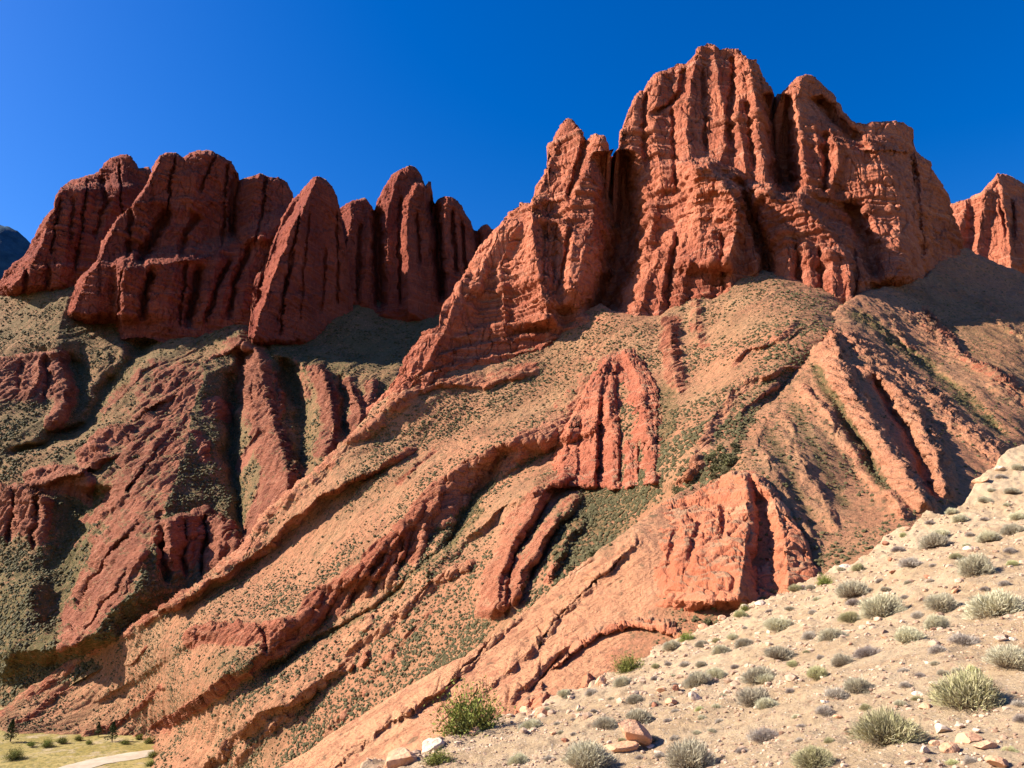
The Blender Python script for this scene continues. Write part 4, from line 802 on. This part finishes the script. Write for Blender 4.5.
FG_SHRUBS = [ # u, v of the foot, width in the photo, kind
 (865,541,24,'l'),(935,548,28,'g'),(940,537,20,'g'),(960,522,15,'g'),(1013,534,22,'g'),(1018,519,16,'g'),(989,542,24,'g'),(898,551,14,'v'),(957,559,14,'t'),(859,571,14,'t'),(911,567,24,'v'),(977,573,34,'g'),(827,584,16,'l'),(796,591,15,'t'),(811,590,12,'g'),
 (854,596,34,'g'),(854,605,16,'v'),(884,616,44,'g'),(943,609,32,'g'),(998,615,54,'g'),(850,620,20,'t'),(813,614,10,'v'),(918,617,13,'v'),(781,630,32,'g'),(833,640,28,'g'),(810,639,16,'v'),(937,628,24,'g'),(910,642,30,'g'),(965,643,28,'v'),(869,656,28,'v'),(781,658,32,'g'),(793,666,12,'t'),(842,665,22,'g'),
 (938,652,18,'v'),(1014,667,48,'g'),(818,678,22,'t'),(767,682,20,'g'),(859,690,28,'g'),(837,697,24,'v'),(972,708,66,'t'),(767,708,22,'g'),(825,713,18,'v'),(889,740,62,'t'),(767,738,26,'v'),(815,764,38,'t'),
 (746,596,10,'l'),(741,617,14,'t'),(733,639,12,'g'),(721,653,18,'g'),(744,646,18,'g'),(702,646,14,'g'),(717,642,10,'t'),(672,649,18,'g'),(668,665,8,'v'),(685,666,12,'v'),(702,666,12,'g'),(717,677,22,'g'),(699,684,27,'g'),(760,681,34,'g'),(756,705,34,'g'),(623,685,18,'g'),(592,695,14,'v'),(565,696,14,'g'),
 (636,702,18,'g'),(640,722,28,'g'),(606,727,24,'g'),(763,739,26,'v'),(743,752,14,'v'),(590,768,52,'g'),(692,768,48,'g'),(689,634,15,'l'),(628,664,26,'l'),(478,724,58,'l'),(429,732,20,'l'),(438,764,26,'l'),(531,729,24,'g'),(519,764,20,'g'),
 (550,760,14,'v'),(660,757,12,'v'),(720,722,10,'v'),(905,598,9,'v'),(985,590,10,'v'),(930,582,10,'v'),(880,582,9,'v'),(1005,585,12,'v'),(735,668,9,'v'),(655,680,9,'v'),(790,610,10,'g'),(770,612,9,'v'),(1010,552,12,'v'),(970,536,9,'v'),(985,503,14,'g'),(1012,494,16,'g'),(1000,478,10,'v'),(952,508,12,'g'),(930,524,10,'v'),(1018,470,12,'g'),
]
rq = random.Random(5); _tries = 0; _n0 = len(FG_SHRUBS)
while len(FG_SHRUBS) < _n0 + 62 and _tries < 4000:          # the small ones between
    _tries += 1; u_ = rq.uniform(540, 1022); v_ = rq.uniform(470, 764)
    ve = np.interp(u_, [q[0] for q in EDGE][::-1], [q[1] for q in EDGE][::-1])
    if v_ < ve + 6 or any(abs(u_ - q[0]) < (q[2] * .6 + 7) and abs(v_ - q[1]) < (q[2] * .4 + 5) for q in FG_SHRUBS): continue
    FG_SHRUBS.append((u_, v_, rq.uniform(6, 9) + (v_ - ve) * .025, rq.choice('gvgvt')))
def put_shrub(me_, p, width, lab, cat, grp, name, tilt=None):
    o = link(name, me_, tuple(p), lab, cat, grp)
    s_ = width / .82; o.scale = (s_, s_, s_ * random.uniform(.85, 1.1)); o.rotation_euler = (random.uniform(-.1, .1), -.15 + random.uniform(-.1, .1), random.random() * 6.28)
    return o
KIND = {'g': ('grey green', 'dry_shrub'), 'v': ('grey violet', 'dry_shrub'), 't': ('straw green', 'dry_shrub'), 'l': ('leafy yellow green', 'leafy_shrub')}
OWN = {(972,708): 'largest straw green shrub on the slope, above the cluster of flat stones', (889,740): 'second largest straw green shrub, left of the cluster of flat stones',
 (478,724): 'big leafy green bush at the lower left end of the pale slope', (998,615): 'wide grey shrub at the right edge, halfway up the slope', (884,616): 'largest round grey shrub in the middle of the upper slope',
 (865,541): 'tall leafy green bush on the lip of the slope under the red ribs', (628,664): 'leafy green bush at the foot of the shadowed alcove', (815,764): 'shrub with bright yellow green top cut by the bottom edge',
 (590,768): 'large pale grey shrub left of the squarish orange boulder', (692,768): 'large pale grey shrub right of the squarish orange boulder', (1014,667): 'dense grey shrub cut by the right edge, above the largest straw green shrub'}
MARK = [(632,745,'the squarish boulder'), (972,700,'the largest straw green shrub'), (889,735,'the second largest straw green shrub'), (478,715,'the big leafy bush'), (998,610,'the wide grey right edge shrub'),
 (884,608,'the largest round grey shrub'), (865,535,'the tall leafy lip bush'), (695,697,'the pale round stone'), (628,660,'the leafy alcove bush'), (815,758,'the yellow green topped shrub')]
def where(u, v):
    m = min(MARK, key=lambda q: math.hypot(u - q[0], (v - q[1]) * 1.5)); dx, dy = u - m[0], (v - m[1]) * 1.3
    a = math.degrees(math.atan2(-dy, dx)) % 360
    return ['right of', 'above right of', 'above', 'above left of', 'left of', 'below left of', 'below', 'below right of'][int((a + 22.5) // 45) % 8] + ' ' + m[2], math.hypot(dx, dy)
ORD = ['nearest', 'second', 'third', 'fourth', 'fifth', 'sixth', 'seventh', 'eighth']
cand = {}
for q in FG_SHRUBS:
    if q[2] >= 13 and q[:2] not in OWN: wh, ds = where(q[0], q[1]); cand.setdefault((q[3], wh), []).append((ds, q))
LAB = dict(OWN)
for (kd, wh), L_ in cand.items():
    L_.sort(key=lambda e: e[0])
    for k_, (ds, q) in enumerate(L_): LAB[q[:2]] = (ORD[k_] + ' ' if len(L_) > 1 else '') + KIND[kd][0] + ' shrub ' + wh
for i, (u, v, wpx, kd) in enumerate(FG_SHRUBS):
    p = fg_hit(u, v)
    if p is None: p = fg_hit(u, v + 6)
    if p is None: p = fg_hit(u, v + 14)
    if p is None: continue
    wm = wpx * p[1] / FPX * (.93 if kd != 'l' else .84)
    p[2] -= .02
    lab = LAB.get((u, v), 'small low ' + KIND[kd][0] + ' tuft scattered between larger shrubs on the pale slope')
    put_shrub(random.choice(SH[kd]), p, wm, lab, 'shrub', 'shrubs on the foreground slope', KIND[kd][1])

# ------------------------------------------------------------------ stones on the foreground
def ico(sub):
    import bmesh
    bm = bmesh.new(); bmesh.ops.create_icosphere(bm, subdivisions=sub, radius=1)
    V_ = np.array([v.co[:] for v in bm.verts]); T_ = np.array([[v.index for v in f.verts] for f in bm.faces]); bm.free(); return V_, T_
I0, I1, I2, I4 = ico(1), ico(2), ico(3), ico(5)
def stone_shape(base, seed, cuts=7, fl=.6, rough=.05):
    r = np.random.default_rng(seed); V_ = base[0].copy()
    for _ in range(cuts):
        n = r.normal(size=3); n /= np.linalg.norm(n); h = .45 + .4 * r.random()
        d = V_ @ n - h; V_ -= np.clip(d, 0, None)[:, None] * n * .95
    V_ *= np.array([1, .6 + .4 * r.random(), fl])
    n_ = fbm3(V_[:, 0] * 2.5, V_[:, 1] * 2.5, V_[:, 2] * 2.5, 4, seed % 50)
    V_ += base[0] * (n_ * rough)[:, None]
    return V_
M_STONE_O = simple_mat('orange_stone', (.50, .25, .14), (.62, .36, .22), 6, bump=.03, bscale=14)
M_STONE_P = simple_mat('pale_stone', (.52, .36, .25), (.66, .52, .40), 6, bump=.03, bscale=14)
M_STONE_R = simple_mat('red_stone', (.30, .12, .07), (.42, .19, .11), 6, bump=.03, bscale=14)
SM = {'o': M_STONE_O, 'p': M_STONE_P, 'r': M_STONE_R}
STONES = [ # u, v, width px, tint, flatness
 (950,752,20,'o',.6),(968,742,30,'o',.4),(985,748,22,'o',.35),(943,732,20,'p',.5),(925,752,16,'p',.5),(925,708,17,'o',.35),(918,695,13,'p',.4),(935,684,12,'p',.4),(1000,766,26,'o',.4),(908,764,9,'p',.5),(960,728,14,'p',.5),(955,592,10,'o',.5),(1001,640,14,'p',.4),(969,550,14,'p',.4),(976,732,9,'p',.5),(935,745,10,'o',.6),
 (695,700,13,'p',.9),(672,704,16,'o',.5),(661,692,12,'o',.5),(676,690,11,'r',.6),(655,706,9,'r',.6),(543,716,16,'o',.75),(528,714,18,'o',.5),(585,679,24,'o',.7),(601,676,16,'o',.6),(430,749,26,'p',.5),(476,733,14,'o',.5),(400,758,30,'o',.8),
 (735,596,16,'o',.5),(745,601,12,'p',.5),(704,628,16,'o',.4),(722,612,12,'o',.5),(760,597,14,'p',.4),(800,580,13,'p',.4),(845,560,12,'p',.4),(905,530,14,'o',.4),(980,482,16,'o',.4),(1000,470,12,'p',.5),(885,545,10,'r',.5),(890,561,7,'r',.7),
 (565,742,8,'r',.6),(553,735,9,'o',.6),(610,744,8,'p',.6),(580,752,8,'r',.6),(650,748,8,'p',.5),(658,753,7,'p',.6),(825,703,9,'p',.5),(893,573,9,'r',.5),(928,578,8,'r',.5),(850,645,7,'o',.5),(720,742,7,'p',.5),(990,690,7,'p',.5),(1012,640,8,'p',.5),(870,625,7,'p',.5),(838,718,10,'o',.4),(884,638,8,'o',.4),
]
STONE_OWN = {(968,742): 'largest flat orange stone of the cluster at lower right', (950,752): 'thick pinkish orange stone at the front of the lower right cluster', (985,748): 'thin flat orange slab right of the largest stone in the cluster', (1000,766): 'orange stone cut by the bottom right corner edge',
 (943,732): 'pale stone at the back of the lower right cluster', (925,752): 'pale stone at the left end of the lower right cluster', (925,708): 'flat orange stone between the two largest straw green shrubs', (918,695): 'pale flat stone above the flat orange one between two big shrubs',
 (695,700): 'pale round upright stone in the middle of the slope', (543,716): 'round orange stone right of the big leafy bush', (528,714): 'flatter orange stone just left of the round orange one', (585,679): 'larger orange block at the mouth of the alcove', (601,676): 'smaller orange block at the right of the alcove mouth',
 (430,749): 'pale slab at the lower left end of the slope', (400,758): 'orange wedge shaped stone at the far lower left end of the slope', (672,704): 'orange stone left of the pale round upright stone'}
TINT = {'o': 'orange', 'p': 'pale', 'r': 'dark red'}
for i, (u, v, wpx, c, fl) in enumerate(STONES):
    p = fg_hit(u, v)
    if p is None: p = fg_hit(u, v + 8)
    if p is None: continue
    s_ = wpx * p[1] / FPX / 2 * 1.05
    me_ = mesh_from('stone', stone_shape(I4 if wpx > 14 else I2, 300 + i, 8, fl), (I4 if wpx > 14 else I2)[1], SM[c], smooth=False)
    o = link('stone', me_, tuple(p + np.array([0, 0, s_ * fl * .35])), STONE_OWN.get((u, v), 'small loose ' + TINT[c] + ' stone lying on the pale slope between shrubs'), 'stone', 'loose stones on the foreground slope')
    o.scale = (s_,) * 3; o.rotation_euler = (random.uniform(-.2, .2), random.uniform(-.35, 0), random.random() * 6.28)
# split boulder
pb = fg_hit(632, 748); sb = pb[1] / FPX
b1 = mesh_from('boulder', stone_shape(I4, 777, 9, .72, .04), I4[1], M_STONE_O, smooth=False)
o = link('boulder', b1, tuple(pb + np.array([.02, 0, 12 * sb])), 'squarish orange boulder with a broken hollow side, the largest loose rock in the foreground', 'boulder'); o.scale = (19 * sb, 19 * sb, 17 * sb); o.rotation_euler = (.1, .35, .3)
b2 = mesh_from('boulder', stone_shape(I4, 781, 9, .5, .04), I4[1], M_STONE_O, smooth=False)
o = link('boulder', b2, tuple(pb + np.array([-10 * sb, -6 * sb, 3 * sb])), 'low flat orange slab half buried under the squarish boulder', 'boulder'); o.scale = (17 * sb, 13 * sb, 11 * sb)
# gravel: nobody could count it
shapes = [stone_shape(I0, 500 + i, 4, .65, .12) for i in range(10)]
GV, GT, off = [], [], 0
def gravel(n, r0, r1, s0, s1):
    global off
    t = rng.uniform(R_(-25), R_(37), n); r = np.sqrt(rng.uniform(r0 ** 2, r1 ** 2, n))
    ed = np.interp(t, et, er); keep = r < ed * 1.02; t, r = t[keep], r[keep]
    dens = noise2(np.sin(t) * r / 1.5, np.cos(t) * r / 1.5, 120) + .5 * sstep(.7, 1, r / ed[keep])
    kk = dens > rng.uniform(-.6, .5, len(t)); t, r = t[kk], r[kk]
    x = np.sin(t) * r; y = np.cos(t) * r; z = fg_z(x, y)
    for a, b, c in zip(x, y, z):
        s_ = s0 * (s1 / s0) ** (rng.random() ** 2.2); an = rng.random() * 6.28
        q = shapes[rng.integers(10)] * s_ * .5; ca, sa = math.cos(an), math.sin(an)
        q = np.stack([q[:, 0] * ca - q[:, 1] * sa + a, q[:, 0] * sa + q[:, 1] * ca + b, q[:, 2] + c + s_ * .1], -1)
        GV.append(q); GT.append(I0[1] + off); off += len(q)
gravel(26000, 4.5, 14, .008, .075); gravel(16000, 12, 46, .04, .24)
link('gravel', mesh_from('gravel', np.vstack(GV), np.vstack(GT), simple_mat('gravel_stone', (.22, .12, .075), (.60, .44, .31), 3, bump=.0), smooth=False), label='scattered small gravel and rubble over the pale foreground slope', cat='gravel', kind='stuff')

# ------------------------------------------------------------------ shrubs and trees on the mountain slopes
clump = []
for i in range(6):
    V_ = I0[0].copy(); n_ = fbm3(V_[:, 0] * 1.7, V_[:, 1] * 1.7, V_[:, 2] * 1.7, 3, 200 + i)
    V_ *= (1 + .55 * n_)[:, None]; V_[:, 2] = np.clip(V_[:, 2], -.35, None) * .8; clump.append(V_)
PT, SZ = [], []
for nm, n, smin, smax in (('left_mountain_slope', 130000, .8, 2.9), ('central_mountain_slope', 260000, .42, 1.2), ('front_spur', 90000, .2, .8)):
    S = SHEETS[nm]; i_ = rng.integers(3, S['nr'] - 6, n); j_ = rng.integers(2, S['nc'] - 2, n)
    p = S['G'][i_, j_]
    lim = np.interp(S['u'][j_], [q[0] for q in EDGE][::-1], [q[1] for q in EDGE][::-1])
    vv = S['vb'][j_] + (S['vt'][j_] - S['vb'][j_]) * i_ / (S['nr'] - 1)
    pr = (.25 + .75 * np.clip(S['green'][i_, j_], 0, 1)) * (1 - sstep(.2, .6, S['rock'][i_, j_])) * np.clip(.55 + 1.1 * fbm2(p[:, 0] / 25, p[:, 1] / 25, 2, 130), .05, 1.4)
    k = (rng.random(n) < pr) & (p[:, 2] > -66.5) & (vv < lim + 4) & (S['u'][j_] > -20) & (S['u'][j_] < 1045)
    # keep the area density even although the grid is finer in some columns
    hgt = (S['vb'] - S['vt'])[j_]; k &= rng.random(n) < hgt / hgt.max()
    p = p[k]; PT.append(p); SZ.append(smin * (smax / smin) ** (rng.random(len(p)) ** 2.4))
PT = np.concatenate(PT); SZ = np.concatenate(SZ)
app = SZ / np.linalg.norm(PT, axis=1); order = np.argsort(-app)
NI = 110
GV, GT, TI, VA, off = [], [], [], [], 0
for q in order[NI:]:
    V_ = clump[rng.integers(6)] * SZ[q] * .5
    GV.append(V_ + PT[q] + np.array([0, 0, SZ[q] * .12])); GT.append(I0[1] + off); off += len(V_)
    TI += [1.0] * len(V_); VA += [rng.random()] * len(V_)
link('slope_scrub', mesh_from('slope_scrub', np.vstack(GV), np.vstack(GT), M_DARK, {'tip': TI, 'var': VA}, smooth=False), label='countless tiny dark shrubs dotted over the mountain slopes', cat='scrub', kind='stuff')
SHD = [shrub_mesh('slope_shrub', 160, M_DARK, 60 + i, .7, .09, .02) for i in range(4)]
for q in order[:NI]:
    put_shrub(SHD[rng.integers(4)], PT[q] - np.array([0, 0, .05]), SZ[q] * 1.05, 'small dark shrub on the bare mountain slope beyond the foreground', 'shrub', 'dark shrubs on the mountain slopes', 'slope_shrub')

tree(10, 741, 19, 1, 'small dark conifer at the left edge of the valley meadow')
tree(98, 736, 12, 2, 'shortest dark conifer at the foot of the red slope, left of its taller neighbour')
tree(112, 741, 17, 3, 'dark bushy conifer nearest the dirt road in the valley')
for (u, v, wd_, lb) in ((13, 758, 13, 'low round green bush on the valley meadow near the left edge'), (46, 746, 9, 'small green bush on the valley meadow between the conifers'), (124, 744, 7, 'tiny green bush beside the end of the dirt road')):
    p = floor_pt(u, v, ZF + .1); put_shrub(random.choice(SH['l']), p, wd_ * p[1] / FPX, lb, 'bush', None, 'meadow_bush')


for (u, v, wd_) in ((149, 743, 7), (153, 757, 9), (138, 739, 6), (78, 740, 6), (61, 743, 8), (30, 746, 6), (151, 765, 7), (88, 744, 5)):
    p = floor_pt(u, v, ZF + .1); put_shrub(random.choice(SH['l']), p, wd_ * p[1] / FPX, 'tiny low green bush along the rim of the valley meadow', 'bush', 'low bushes along the meadow rim', 'meadow_bush')
